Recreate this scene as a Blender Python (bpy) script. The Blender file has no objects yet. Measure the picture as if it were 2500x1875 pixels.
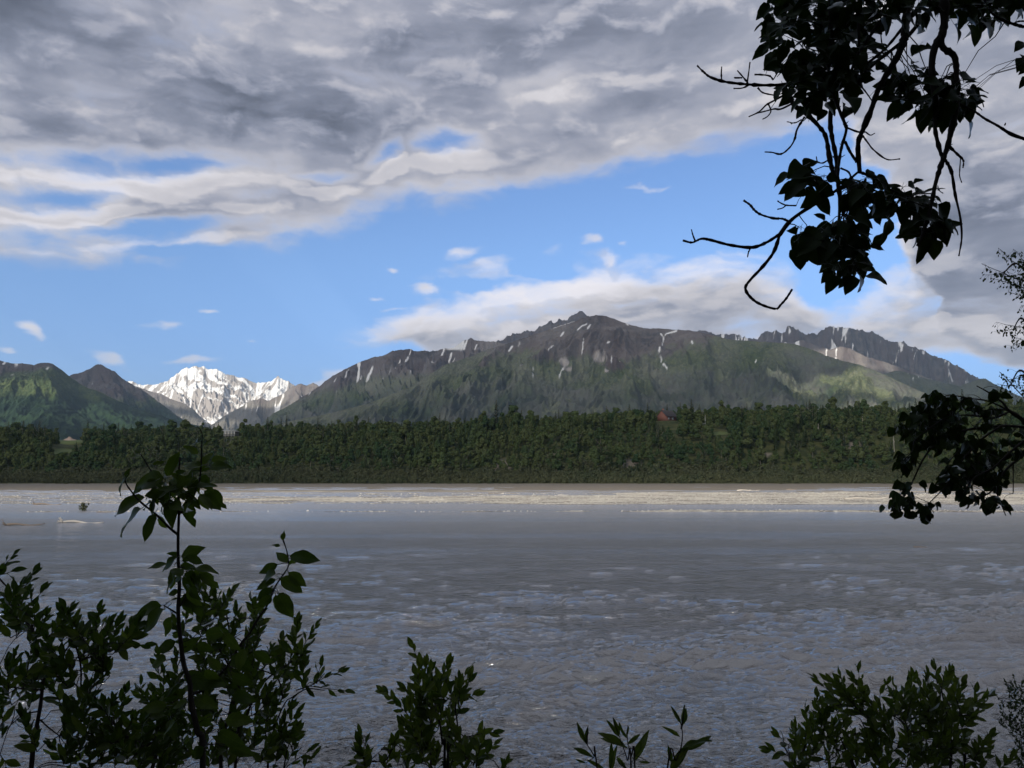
import bpy, math, random
import numpy as np
from mathutils import Vector, Matrix

# ------------------------------------------------------------------ camera, world, sun, exposure
scene = bpy.context.scene
COL = scene.collection
F = 1805.0; W0, H0 = 2500.0, 1875.0
PITCH = math.radians(6.715)
CAM_H = 9.0
CP, SP = math.cos(PITCH), math.sin(PITCH)
camd = bpy.data.cameras.new("camera")
cam = bpy.data.objects.new("camera", camd); COL.objects.link(cam)
camd.sensor_width = 36.0; camd.lens = 36.0 * F / W0
camd.clip_start = 0.05; camd.clip_end = 120000.0
cam.location = (0, 0, CAM_H); cam.rotation_euler = (math.pi / 2 + PITCH, 0, 0)
scene.camera = cam
vs = scene.view_settings
vs.view_transform = 'Standard'; vs.look = 'None'; vs.gamma = 1.0; vs.exposure = 1.22
vs.use_curve_mapping = False
cy = scene.cycles
cy.max_bounces = 6; cy.diffuse_bounces = 3; cy.glossy_bounces = 3; cy.transmission_bounces = 4
cy.volume_bounces = 0; cy.transparent_max_bounces = 8
cy.sample_clamp_indirect = 4.0

SUN_EL = math.radians(28.0)
SUN_DIR = Vector((-0.50, -0.866, 0)).normalized() * math.cos(SUN_EL) + Vector((0, 0, math.sin(SUN_EL)))
sd = bpy.data.lights.new("sun", 'SUN'); sd.energy = 4.2; sd.angle = math.radians(0.53)
sd.color = (1.0, 0.90, 0.74)
so = bpy.data.objects.new("sun", sd); COL.objects.link(so)
so.rotation_euler = SUN_DIR.to_track_quat('Z', 'Y').to_euler()
so.location = (0, -30, 60)

def ray(px, py):
    dx = (px - W0 / 2) / F; dy = (H0 / 2 - py) / F
    return dx, CP - SP * dy, SP + CP * dy
def at(px, py, Y):
    x, y, z = ray(px, py); s = Y / y
    return Vector((x * s, Y, CAM_H + z * s))
def azel(px, py):
    x, y, z = ray(px, py)
    return math.degrees(math.atan2(x, y)), math.degrees(math.atan2(z, math.hypot(x, y)))

class NT:
    """small helper round a node tree"""
    def __init__(s, nt): s.nt = nt; s.n = nt.nodes; s.l = nt.links
    def new(s, t, **kw):
        nd = s.n.new(t)
        for k, v in kw.items(): setattr(nd, k, v)
        return nd
    def put(s, sock, v):
        if v is None: return
        if isinstance(v, bpy.types.NodeSocket): s.l.new(v, sock)
        elif isinstance(v, (int, float)):
            try: sock.default_value = v
            except TypeError: sock.default_value = (v,) * len(sock.default_value)
        else:
            v = tuple(v)
            if len(sock.default_value) == 4 and len(v) == 3: v = v + (1.0,)
            sock.default_value = v
    def math(s, op, a, b=None, c=None, clamp=False):
        nd = s.new('ShaderNodeMath', operation=op, use_clamp=clamp)
        s.put(nd.inputs[0], a); s.put(nd.inputs[1], b); s.put(nd.inputs[2], c)
        return nd.outputs[0]
    def vmath(s, op, a, b=None):
        nd = s.new('ShaderNodeVectorMath', operation=op)
        s.put(nd.inputs[0], a)
        if b is not None: s.put(nd.inputs[3 if op == 'SCALE' else 1], b)
        return nd.outputs[1] if op in ('DOT_PRODUCT', 'LENGTH') else nd.outputs[0]
    def mix(s, f, a, b):
        nd = s.new('ShaderNodeMix', data_type='RGBA'); nd.clamp_factor = True
        s.put(nd.inputs[0], f); s.put(nd.inputs[6], a); s.put(nd.inputs[7], b)
        return nd.outputs[2]
    def mul(s, a, b):
        nd = s.new('ShaderNodeMix', data_type='RGBA', blend_type='MULTIPLY')
        nd.inputs[0].default_value = 1.0; s.put(nd.inputs[6], a); s.put(nd.inputs[7], b)
        return nd.outputs[2]
    def ramp(s, v, a, b, c=0.0, d=1.0, smooth=True):
        nd = s.new('ShaderNodeMapRange'); nd.interpolation_type = 'SMOOTHSTEP' if smooth else 'LINEAR'
        s.put(nd.inputs[0], v)
        for i, x in enumerate((a, b, c, d)): s.put(nd.inputs[i + 1], x)
        return nd.outputs[0]
    def noise(s, vec, scale, detail=4.0, rough=0.5, dist=0.0, dim='3D', typ='FBM', out=0):
        nd = s.new('ShaderNodeTexNoise', noise_dimensions=dim); nd.noise_type = typ
        if vec is not None: s.l.new(vec, nd.inputs['Vector'])
        nd.inputs['Scale'].default_value = scale; nd.inputs['Detail'].default_value = detail
        nd.inputs['Roughness'].default_value = rough; nd.inputs['Distortion'].default_value = dist
        return nd.outputs[out]
    def mapping(s, vec, loc=(0, 0, 0), rot=(0, 0, 0), scl=(1, 1, 1), typ='POINT'):
        nd = s.new('ShaderNodeMapping', vector_type=typ)
        s.l.new(vec, nd.inputs[0]); nd.inputs[1].default_value = loc
        nd.inputs[2].default_value = rot; nd.inputs[3].default_value = scl
        return nd.outputs[0]
    def curve(s, v, pts):
        nd = s.new('ShaderNodeFloatCurve'); cu = nd.mapping.curves[0]
        nd.mapping.use_clip = False
        while len(cu.points) > 2: cu.points.remove(cu.points[1])
        cu.points[0].location = pts[0]; cu.points[1].location = pts[-1]
        for p in pts[1:-1]: cu.points.new(*p)
        for p in cu.points: p.handle_type = 'AUTO_CLAMPED'
        nd.mapping.update(); s.put(nd.inputs[1], v)
        return nd.outputs[0]

def build_world():
    w = bpy.data.worlds.new("World"); scene.world = w; w.use_nodes = True
    w.cycles.sampling_method = 'MANUAL'; w.cycles.sample_map_resolution = 256
    t = NT(w.node_tree); t.n.clear()
    out = t.new('ShaderNodeOutputWorld'); bg = t.new('ShaderNodeBackground')
    t.l.new(bg.outputs[0], out.inputs[0])
    sky = t.new('ShaderNodeTexSky', sky_type='NISHITA'); sky.sun_disc = False
    sky.sun_elevation = SUN_EL
    sky.sun_rotation = math.atan2(SUN_DIR.x, SUN_DIR.y)
    sky.air_density = 1.0; sky.dust_density = 0.3; sky.ozone_density = 2.0; sky.altitude = 200
    tc = t.new('ShaderNodeTexCoord'); D = tc.outputs['Generated']
    # the clouds: laid out by compass direction and height above the horizon, seen on a flat layer
    g = bpy.data.node_groups.new("cloud_cover", 'ShaderNodeTree')
    g.interface.new_socket('Dir', in_out='INPUT', socket_type='NodeSocketVector')
    for nm in ('Cover', 'Fine', 'Dark'):
        g.interface.new_socket(nm, in_out='OUTPUT', socket_type='NodeSocketFloat')
    q = NT(g); gi = q.new('NodeGroupInput'); go = q.new('NodeGroupOutput')
    dr = q.vmath('NORMALIZE', gi.outputs[0])
    sx = q.new('ShaderNodeSeparateXYZ'); q.l.new(dr, sx.inputs[0])
    X, Y, Z = sx.outputs
    az = q.math('MULTIPLY', q.math('ARCTAN2', X, Y), 57.2958)
    el = q.math('MULTIPLY', q.math('ARCSINE', Z), 57.2958)
    zz = q.math('ADD', q.math('MAXIMUM', Z, 0.0), 0.17)
    pv = q.new('ShaderNodeCombineXYZ')
    q.put(pv.inputs[0], q.math('DIVIDE', X, zz)); q.put(pv.inputs[1], q.math('DIVIDE', Y, zz))
    P = pv.outputs[0]
    P1 = q.mapping(P, (0, 0, 0), (0, 0, math.radians(12)), (0.40, 1.0, 1))
    P2 = q.mapping(P, (3.1, 7.7, 2), (0, 0, math.radians(12)), (0.62, 0.95, 1))
    n_mid = q.noise(P2, 2.7, 5, 0.50, 0.0)
    n_fine = q.noise(P2, 7.0, 4, 0.55, 0.3)
    # billows at constant angular size, used for edges
    azv = q.new('ShaderNodeCombineXYZ'); q.put(azv.inputs[0], az); q.put(azv.inputs[1], el)
    A0 = azv.outputs[0]
    w1 = q.noise(q.mapping(A0, (2, 4, 0), scl=(0.10, 0.24, 1), rot=(0, 0, math.radians(-9))), 1.0, 3, 0.5, out=1)
    w2 = q.noise(q.mapping(A0, (8, 1, 3), scl=(0.5, 0.9, 1)), 1.0, 5, 0.6, out=1)
    wv = q.vmath('ADD', q.vmath('MULTIPLY', q.vmath('SUBTRACT', w1, (.5, .5, .5)), (6.5, 2.6, 0)),
                 q.vmath('MULTIPLY', q.vmath('SUBTRACT', w2, (.5, .5, .5)), (1.6, 0.9, 0)))
    A = q.vmath('ADD', A0, wv)
    sA = q.new('ShaderNodeSeparateXYZ'); q.l.new(A, sA.inputs[0])
    azw, elw = sA.outputs[0], sA.outputs[1]
    n_ang = q.noise(q.mapping(A, scl=(0.20, 0.40, 1), rot=(0, 0, math.radians(-9))), 1.0, 5, 0.56, 0.2)
    n_soft = q.noise(q.mapping(A, (5, 9, 0), scl=(0.075, 0.26, 1), rot=(0, 0, math.radians(-10))), 1.0, 4, 0.5, 0.3)
    n_band = q.noise(q.mapping(A0, (3, 1, 7), scl=(0.045, 0.62, 1), rot=(0, 0, math.radians(-10))), 1.0, 2, 0.5, 0.5)
    n = q.math('ADD', q.math('MULTIPLY', n_mid, 0.55), q.math('MULTIPLY', n_ang, 0.45))
    nn = q.math('MULTIPLY', q.math('SUBTRACT', n, 0.5), 2.0)          # about -0.5 .. 0.5
    azu = q.ramp(azw, -60, 60, 0, 1, smooth=False)
    def edge(pts):
        pp = []
        for x, y in pts:
            a, e = azel(x, y) if x is not None else y
            pp.append(((a + 60) / 120, e / 40))
        pp.sort()
        return q.math('MULTIPLY', q.curve(azu, pp), 40)
    up = edge([(None, (-60, 13)), (-400, 670), (0, 650), (230, 648), (520, 626), (760, 585), (900, 545), (1150, 512),
               (1400, 466), (1700, 412), (1920, 362), (2030, 350), (2110, 440), (2180, 580), (2290, 780), (2360, 900), (None, (42, 3)), (None, (60, 2))])
    lo = edge([(None, (-60, -3)), (0, 1400), (700, 1250), (800, 860), (880, 775), (980, 708), (1120, 650), (1300, 605), (1500, 608), (1680, 625),
               (1850, 628), (1960, 690), (2040, 700), (2120, 640), (2200, 600), (2350, 560), (None, (50, 18)), (None, (60, 18))])
    d_up = q.ramp(q.math('SUBTRACT', elw, up), -1.8, 3.2, 0, 1, smooth=False)
    d_lo = q.ramp(q.math('SUBTRACT', lo, elw), -1.8, 3.0, 0, 0.76, smooth=False)
    cov = q.math('MAXIMUM', d_up, d_lo)
    def blob(cx, cy_, rx, ry, rot=0.0, st=1.0):
        a, e = azel(cx, cy_)
        nd = q.new('ShaderNodeMapping', vector_type='TEXTURE'); q.l.new(A, nd.inputs[0])
        nd.inputs[1].default_value = (a, e, 0); nd.inputs[2].default_value = (0, 0, math.radians(rot))
        nd.inputs[3].default_value = (1.35 * rx / 30.5, 1.35 * ry / 30.5, 1)
        gr = q.new('ShaderNodeTexGradient', gradient_type='SPHERICAL'); q.l.new(nd.outputs[0], gr.inputs[0])
        return q.math('MULTIPLY', q.ramp(gr.outputs[1], 0.0, 1.0), st)
    def many(lst, op='MAXIMUM'):
        v = None
        for b in lst:
            k = blob(*b); v = k if v is None else q.math(op, v, k)
        return v
    wisps = many([(420, 792, 60, 22, 10, .62), (515, 772, 40, 9, 2, .60), (262, 872, 75, 26, -18, .66), (84, 812, 42, 22, -20, .60),
                  (480, 884, 130, 15, 2, .52), (832, 846, 75, 17, 10, .45), (628, 842, 32, 10, 0, .50), (680, 872, 60, 12, 0, .46),
                  (1590, 456, 150, 12, 6, .50), (1452, 586, 58, 26, 0, .72), (1536, 592, 30, 16, 0, .55), (1140, 616, 75, 26, 8, .60),
                  (930, 652, 30, 12, 0, .52), (1340, 622, 90, 32, 0, .60), (1210, 650, 110, 34, 6, .62), (1030, 712, 110, 30, -4, .72),
                  (900, 728, 40, 14, 0, .60), (1500, 632, 60, 34, 0, .55), (940, 752, 60, 12, 12, .6), (8, 868, 40, 14, 0, .55),
                  (2180, 690, 90, 80, 0, .75), (2010, 585, 60, 40, 0, .35)])
    cov = q.math('MAXIMUM', cov, wisps)
    gaps = many([(330, 405, 400, 46, 8, .60), (110, 474, 260, 40, 12, .58), (330, 556, 300, 30, 9, .48), (25, 560, 130, 34, 6, .45), (600, 468, 180, 30, 10, .36),
                 (1085, 352, 110, 36, 6, .56), (925, 378, 80, 30, 30, .48), (470, 610, 170, 16, 8, .30), (1300, 205, 140, 22, 12, .26), (760, 430, 150, 24, 8, .34),
                 (2010, 705, 70, 45, 30, .4), (2110, 560, 110, 170, 0, .36), (1960, 430, 120, 60, 0, .5), (920, 870, 110, 40, 10, .7), (1180, 695, 140, 20, 4, .45), (1340, 660, 110, 18, -6, .40),
                 (2450, 940, 140, 60, -25, 1.0), (1560, 740, 200, 16, 5, .2), (2290, 430, 60, 40, 0, .3)])
    cov = q.math('SUBTRACT', cov, gaps)
    amp = q.ramp(cov, 0.75, 1.2, 0.95, 0.35)
    raw = q.math('ADD', cov, q.math('MULTIPLY', nn, 0.92))
    fine = q.math('ADD', q.math('MULTIPLY', n_fine, 0.35), q.math('MULTIPLY', n, 0.65))
    dark = many([(640, 250, 640, 105, 3, 1.7), (1150, 140, 500, 90, 10, 1.0), (150, 60, 600, 130, 0, 1.1), (120, 310, 340, 60, 5, 1.2),
                 (1700, 370, 330, 60, 10, .7), (1500, 280, 300, 40, 8, .45), (560, 560, 300, 50, 5, .3), (1450, 440, 300, 46, 10, .5),
                 (2380, 480, 260, 160, 0, .6), (2300, 720, 260, 70, 0, .55), (1700, 700, 260, 50, 6, .45), (2100, 100, 300, 100, 0, .3)])
    light = many([(1290, 250, 260, 70, 14, .8), (1600, 345, 340, 44, 10, .55), (960, 440, 330, 60, 5, .5), (300, 200, 480, 46, 3, .5),
                  (2180, 705, 100, 90, 0, .9), (1850, 120, 220, 120, 20, .5), (1380, 690, 340, 60, 6, .6), (480, 400, 500, 60, 8, .35),
                  (1680, 660, 150, 50, 6, .8), (1250, 720, 380, 70, 6, 2.4), (1450, 690, 300, 70, 6, 2.2), (1750, 660, 250, 60, 4, 1.9), (2150, 560, 90, 120, 0, .6), (100, 590, 300, 60, 5, .4), (2420, 820, 200, 60, 4, .6)])
    dk = q.math('ADD', q.math('SUBTRACT', dark, light), q.math('ADD', q.math('MULTIPLY', q.math('SUBTRACT', n_soft, 0.5), 2.6), q.math('MULTIPLY', q.math('SUBTRACT', n_band, 0.5), 1.3)))
    q.put(go.inputs[0], raw); q.put(go.inputs[1], fine); q.put(go.inputs[2], dk)
    def call(vec):
        nd = t.new('ShaderNodeGroup'); nd.node_tree = g; t.l.new(vec, nd.inputs[0]); return nd.outputs
    a = call(D)
    b = call(t.vmath('ADD', D, (-0.006, 0.0, 0.020)))                 # a little nearer the sun side: up
    alpha = t.ramp(a[0], 0.34, 0.84)
    soft = t.ramp(a[0], 0.50, 1.10)
    edge_l = t.ramp(t.math('SUBTRACT', a[0], b[0]), -0.02, 0.20)
    bump = t.ramp(t.math('SUBTRACT', a[1], b[1]), -0.08, 0.12)
    v = t.math('ADD', t.math('MULTIPLY', soft, -0.20), 0.405)
    v = t.math('ADD', v, t.math('MULTIPLY', a[2], -0.088))
    v = t.math('ADD', v, t.math('MULTIPLY', t.math('SUBTRACT', bump, 0.45), 0.036))
    v = t.math('ADD', v, t.math('MULTIPLY', edge_l, 0.13))
    v = t.math('MAXIMUM', v, 0.085)
    v = t.math('MINIMUM', v, 0.60)
    tint = t.mix(t.ramp(v, 0.10, 0.42), (0.84, 0.93, 1.22, 1), (1.02, 0.985, 1.03, 1))
    cloud = t.vmath('SCALE', tint, t.math('MULTIPLY', v, 0.755))
    sz = t.new('ShaderNodeSeparateXYZ'); t.l.new(D, sz.inputs[0])
    low = t.ramp(sz.outputs[2], -0.02, 0.30, 0, 1)
    skyc = t.vmath('SCALE', t.mul(t.mul(sky.outputs[0], t.mix(low, (0.295, 0.38, 0.605, 1), (0.73, 0.76, 0.81, 1))), (SKY_TINT[0], SKY_TINT[1], SKY_TINT[2], 1)), 0.10)
    col = t.mix(alpha, skyc, cloud)
    t.l.new(col, bg.inputs[0]); bg.inputs[1].default_value = 1.0
SKY_TINT = (0.80, 0.88, 1.0)
build_world()

# ------------------------------------------------------------------ numpy noise
_rng = np.random.RandomState(7)
_PERM = np.concatenate([_rng.permutation(4096)] * 3)
_ang = _rng.rand(4096) * 2 * np.pi
_GX, _GY = np.cos(_ang), np.sin(_ang)
def perlin(x, y, seed=0):
    x = np.asarray(x, dtype=np.float64) + seed * 37.17; y = np.asarray(y, dtype=np.float64) + seed * 91.73
    xi = np.floor(x).astype(np.int64); yi = np.floor(y).astype(np.int64)
    xf, yf = x - xi, y - yi
    u = xf * xf * xf * (xf * (xf * 6 - 15) + 10); v = yf * yf * yf * (yf * (yf * 6 - 15) + 10)
    xi &= 4095; yi &= 4095; x1 = (xi + 1) & 4095; y1 = (yi + 1) & 4095
    def gr(ix, iy, fx, fy):
        h = _PERM[_PERM[ix] + iy]
        return _GX[h] * fx + _GY[h] * fy
    n00 = gr(xi, yi, xf, yf); n10 = gr(x1, yi, xf - 1, yf)
    n01 = gr(xi, y1, xf, yf - 1); n11 = gr(x1, y1, xf - 1, yf - 1)
    a = n00 + u * (n10 - n00); b = n01 + u * (n11 - n01)
    return (a + v * (b - a)) * 1.5
def fbm(x, y, oct=5, seed=0, lac=2.03, gain=0.5):
    s = 0; a = 1.0; tt = 0
    for k in range(oct):
        s = s + a * perlin(x, y, seed + k * 3); tt += a; a *= gain; x = x * lac; y = y * lac
    return s / tt
def ridged(x, y, oct=5, seed=0, lac=2.07, gain=0.5, ylac=None):
    s = 0; a = 1.0; tt = 0; w = 1.0
    for k in range(oct):
        n = 1 - np.abs(perlin(x, y, seed + k * 5)) * 1.7
        n = np.clip(n, 0, 1) ** 1.5
        s = s + a * n * w; tt += a; w = np.clip(n * 1.4, 0.15, 1); a *= gain
        x = x * lac; y = y * (ylac or lac)
    return s / tt
def sstep(a, b, x):
    t = np.clip((x - a) / (b - a), 0, 1); return t * t * (3 - 2 * t)

# ------------------------------------------------------------------ object helpers
def tag(o, label=None, cat=None, group=None, kind=None):
    if label: o['label'] = label
    if cat: o['category'] = cat
    if group: o['group'] = group
    if kind: o['kind'] = kind
    return o
def mesh_np(name, V, Fq, mats=(), smooth=True, attrs=None, colors=None):
    """V (n,3) float, Fq (m,k) int -> mesh"""
    me = bpy.data.meshes.new(name)
    V = np.ascontiguousarray(V, dtype=np.float32); Fq = np.ascontiguousarray(Fq, dtype=np.int32)
    n, (m, k) = len(V), Fq.shape
    me.vertices.add(n); me.vertices.foreach_set('co', V.ravel())
    me.loops.add(m * k); me.loops.foreach_set('vertex_index', Fq.ravel())
    me.polygons.add(m); me.polygons.foreach_set('loop_start', np.arange(0, m * k, k, dtype=np.int32))
    me.polygons.foreach_set('loop_total', np.full(m, k, dtype=np.int32))
    if smooth: me.polygons.foreach_set('use_smooth', np.ones(m, dtype=bool))
    for an, av in (attrs or {}).items():
        at_ = me.attributes.new(an, 'FLOAT', 'POINT')
        at_.data.foreach_set('value', np.ascontiguousarray(av, dtype=np.float32).ravel())
    for mt in mats: me.materials.append(mt)
    me.update(calc_edges=True)
    return me
def obj(name, me, parent=None, loc=None, **kw):
    o = bpy.data.objects.new(name, me); COL.objects.link(o)
    if parent is not None: o.parent = parent
    if loc is not None: o.location = loc
    return tag(o, **kw)
def grid_faces(r, c):
    i = np.arange((r - 1) * c).reshape(r - 1, c)[:, :-1].ravel()
    return np.stack([i, i + 1, i + c + 1, i + c], 1)
def material(name, fn):
    m = bpy.data.materials.new(name); m.use_nodes = True
    t = NT(m.node_tree); t.n.clear(); out = t.new('ShaderNodeOutputMaterial')
    sh = fn(t, out)
    if sh is not None: t.l.new(sh, out.inputs[0])
    return m
def princ(t, col, rough=0.8, normal=None, spec=0.3, **kw):
    b = t.new('ShaderNodeBsdfPrincipled')
    t.put(b.inputs['Base Color'], col); t.put(b.inputs['Roughness'], rough)
    b.inputs['Specular IOR Level'].default_value = spec
    if normal is not None: t.l.new(normal, b.inputs['Normal'])
    for k, v in kw.items(): t.put(b.inputs[k.replace('_', ' ')], v)
    return b.outputs[0]
def attr(t, name):
    nd = t.new('ShaderNodeAttribute', attribute_name=name); return nd.outputs['Fac']
# ------------------------------------------------------------------ mountains
def m_mountain(t, out):
    tc = t.new('ShaderNodeTexCoord'); P = tc.outputs['Object']
    veg, snow, scree, low = attr(t, 'veg'), attr(t, 'snow'), attr(t, 'scree'), attr(t, 'low')
    n1 = t.noise(P, 0.010, 7, 0.68); n2 = t.noise(P, 0.0035, 5, 0.55); n3 = t.noise(P, 0.05, 4, 0.6)
    rock = t.mix(t.ramp(n1, 0.40, 0.60), (0.036, 0.032, 0.034, 1), (0.092, 0.080, 0.080, 1))
    rock = t.mix(t.ramp(n2, 0.4, 0.62), rock, t.mix(n3, (0.046, 0.034, 0.034, 1), (0.076, 0.058, 0.056, 1)))
    tun = t.mix(t.ramp(n1, 0.35, 0.68), (0.020, 0.036, 0.013, 1), (0.058, 0.080, 0.026, 1))
    tun = t.mix(t.ramp(n3, 0.52, 0.62), tun, (0.080, 0.094, 0.040, 1))
    wood = t.mix(t.ramp(n1, 0.42, 0.58), (0.005, 0.014, 0.008, 1), (0.016, 0.033, 0.015, 1))
    g = t.mix(low, tun, wood)
    col = t.mix(veg, rock, g)
    col = t.mix(scree, col, t.mix(n3, (0.22, 0.20, 0.19, 1), (0.34, 0.32, 0.31, 1)))
    col = t.mix(snow, col, t.mix(n3, (0.50, 0.52, 0.55, 1), (0.72, 0.72, 0.72, 1)))
    bp = t.new('ShaderNodeBump'); bp.inputs['Strength'].default_value = 0.9
    bp.inputs['Distance'].default_value = 26.0; t.put(bp.inputs['Height'], t.noise(P, 0.02, 6, 0.65))
    return princ(t, col, 0.9, bp.outputs[0], 0.1)
M_MOUNTAIN = material('mountain_ground', m_mountain)

def mountain(crest, Yr, Yf, cols, rows, seed, amp=0.16, spur=900.0, shear=0.5, jag=1.5, prof=1.15, back=1800.0,
             rough=40.0, jagp=1.0, fn=None, zf=15.0, ystretch=3.2):
    px = np.array([c[0] for c in crest], float); py = np.array([c[1] for c in crest], float)
    U = np.linspace(px[0], px[-1], cols)
    PY = np.interp(U, px, py)
    PY = PY - jag * (ridged(U / 26.0, U * 0 + seed, 4, seed, gain=0.62) - 0.55) * 2.2 * jagp - jag * 0.6 * fbm(U / 5.0, U * 0, 3, seed + 9)
    if isinstance(Yr, (int, float)): Yr = [(px[0], Yr), (px[-1], Yr)]
    YR = np.interp(U, [a[0] for a in Yr], [a[1] for a in Yr])
    YR = YR + 260 * fbm(U / 170.0, U * 0 + 3.3, 3, seed + 2)
    dx = (U - W0 / 2) / F; dy = (H0 / 2 - PY) / F
    ry = CP - SP * dy; rz = SP + CP * dy
    TX = dx / ry; ZR = CAM_H + rz / ry * YR
    t = np.linspace(0, 1, rows) ** 1.12
    T, YRg = np.meshgrid(t, YR, indexing='ij'); ZRg = np.broadcast_to(ZR, T.shape); TXg = np.broadcast_to(TX, T.shape)
    Y = YRg + (Yf - YRg) * T
    Hh = np.maximum(ZRg - zf, 5.0)
    Z = zf + Hh * (1 - T) ** prof
    L = TXg * YRg.mean()                                     # metres along the range
    D = (YRg - Y)                                            # metres down the front
    wl = 0.35 * spur * fbm(L / (spur * 1.6), D / (spur * 1.6), 3, seed + 4)
    sl = L + wl + shear * D * np.where(fbm(L / 4200.0, L * 0 + 1.7, 2, seed + 6) > 0, 1, -1) * 0 + shear * D * np.tanh(3 * fbm(L / 5200.0, L * 0 + 1.7, 2, seed + 6))
    S = ridged(sl / spur, D / (spur * ystretch), 6, seed, gain=0.52, ylac=1.7)
    env = np.clip(T * 5, 0, 1) ** 0.7 * (1 - T) ** 0.55
    Hs = np.minimum(Hh, 1400)
    Z = Z + env * Hs * amp * 2.0 * (S - 0.62)
    R2 = ridged((L + wl + .4 * D) / 260.0, D / 330.0, 4, seed + 11, gain=0.55)
    Z = Z + env * rough * (R2 - 0.6) * 2
    R3 = ridged((L + wl * .5 + .3 * D) / 95.0, D / 210.0, 3, seed + 31, gain=0.6)
    Z = Z + env * rough * 0.45 * (R3 - 0.6) * 2
    maxt = ((ZR - CAM_H) / YR)[None, :] * (1 - 0.035 * T) - 0.0004 * np.clip(T * 20, 0, 1)
    lim = CAM_H + maxt * Y
    Z = np.where(T > 0, np.minimum(Z, lim), ZRg)
    X = TXg * Y
    # the far side
    tb = np.linspace(0, 1, 14)[1:]
    Tb, YRb = np.meshgrid(tb, YR, indexing='ij')
    Yb = YRb + back * Tb; Zb = ZR[None, :] * (1 - Tb) + zf * Tb - 60 * np.sin(Tb * np.pi) * 1.0
    Xb = TX[None, :] * Yb
    fields = fn(dict(T=T, Z=Z, S=S, R2=R2, R3=R3, L=L, D=D, PX=np.broadcast_to(U, T.shape), H=Hh, seed=seed, X=X, Y=Y,
                     SC=H0 / 2 - F * (((Z - CAM_H) * CP - Y * SP) / (Y * CP + (Z - CAM_H) * SP))))
    Vf = np.stack([X, Y, Z], -1)[::-1]; Vb = np.stack([Xb, Yb, Zb], -1)
    V = np.concatenate([Vf, Vb], 0)
    at_ = {k: np.concatenate([np.clip(v, 0, 1)[::-1], np.repeat(np.clip(v[:1], 0, 1), len(tb), 0)], 0) for k, v in fields.items()}
    r = V.shape[0]
    me = mesh_np('mountain', V.reshape(-1, 3), grid_faces(r, cols), [M_MOUNTAIN], True, at_)
    return obj('mountain', me, kind='structure')

def gully(m, k=1.0, s=3.0):
    """0..1, high in the narrow gullies running down the slope"""
    a = ridged((m['L'] + 0.25 * m['D']) / (150 * k), m['D'] / (150 * k * s * 2.2), 3, m['seed'] + 21, ylac=1.6)
    return a
def f_green(m):     # left hill
    n = fbm(m['X'] / 500, m['Y'] / 500, 5, 3)
    veg = sstep(560, 440, m['Z'] + 220 * n - 0.0 * m['PX'])
    veg = sstep(903, 918, m['SC'] + 24 * n + 0.05 * (m['PX'] - 60))
    gy = gully(m, 1.3)
    snow = sstep(0.66, 0.74, gy + 0.25 * fbm(m['X'] / 180, m['Y'] / 180, 3, 5)) * sstep(925, 895, m['SC']) * sstep(0.02, 0.16, fbm(m['L'] / 260, m['D'] / 260, 3, 8)) 
    return dict(veg=veg, snow=snow, scree=m['Z'] * 0, low=sstep(945, 985, m['SC'] + 30 * n))
def f_peak(m):
    n = fbm(m['X'] / 500, m['Y'] / 500, 5, 13)
    gy = gully(m, 1.0)
    snow = sstep(0.80, 0.86, gy + 0.2 * fbm(m['X'] / 150, m['Y'] / 150, 3, 5)) * sstep(0.22, 0.36, fbm(m['L'] / 300, m['D'] / 300, 3, 18)) * sstep(1000, 930, m['SC'])
    return dict(veg=sstep(955, 985, m['SC'] + 36 * n), snow=snow, scree=0.25 * sstep(0.2, 0.5, n), low=sstep(975, 1005, m['SC'] + 20 * n))
def f_snow(m):
    n = fbm(m['X'] / 300, m['Y'] / 300, 5, 23)
    dirn = np.interp(m['PX'], [330, 440, 500, 600, 650, 720], [0.9, 0.5, -0.9, -1.3, 0.9, 0.2])
    wob = 160 * fbm(m['L'] / 900, m['D'] / 900, 2, 29)
    st = ridged((m['L'] + wob + dirn * m['D'] * 0.9) / 330.0, m['D'] / 2200.0, 4, 31, gain=0.6, ylac=1.6)
    big = fbm(m['L'] / 800.0, m['D'] / 800.0, 3, 37)
    v = 0.98 * st + 0.36 * big + 0.20 * n - 0.05 * (m['SC'] - 955) / 30.0 + 0.22 * (0.62 - m['S'])
    snow = sstep(0.40, 0.46, v + 0.08 * fbm(m['X'] / 60, m['Y'] / 60, 3, 41))
    return dict(veg=m['Z'] * 0, snow=snow, scree=0.95 + 0.2 * n + m['Z'] * 0, low=m['Z'] * 0)
def f_bare(m):
    n = fbm(m['X'] / 300, m['Y'] / 300, 5, 43)
    gy = gully(m, 1.2)
    snow = sstep(0.70, 0.76, gy + 0.3 * n) * sstep(0.05, 0.2, fbm(m['L'] / 420, m['D'] / 420, 3, 48))
    return dict(veg=0.35 * sstep(960, 1010, m['SC'] + 30 * n), snow=snow, scree=0.28 + 0.3 * n, low=m['Z'] * 0)
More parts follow.
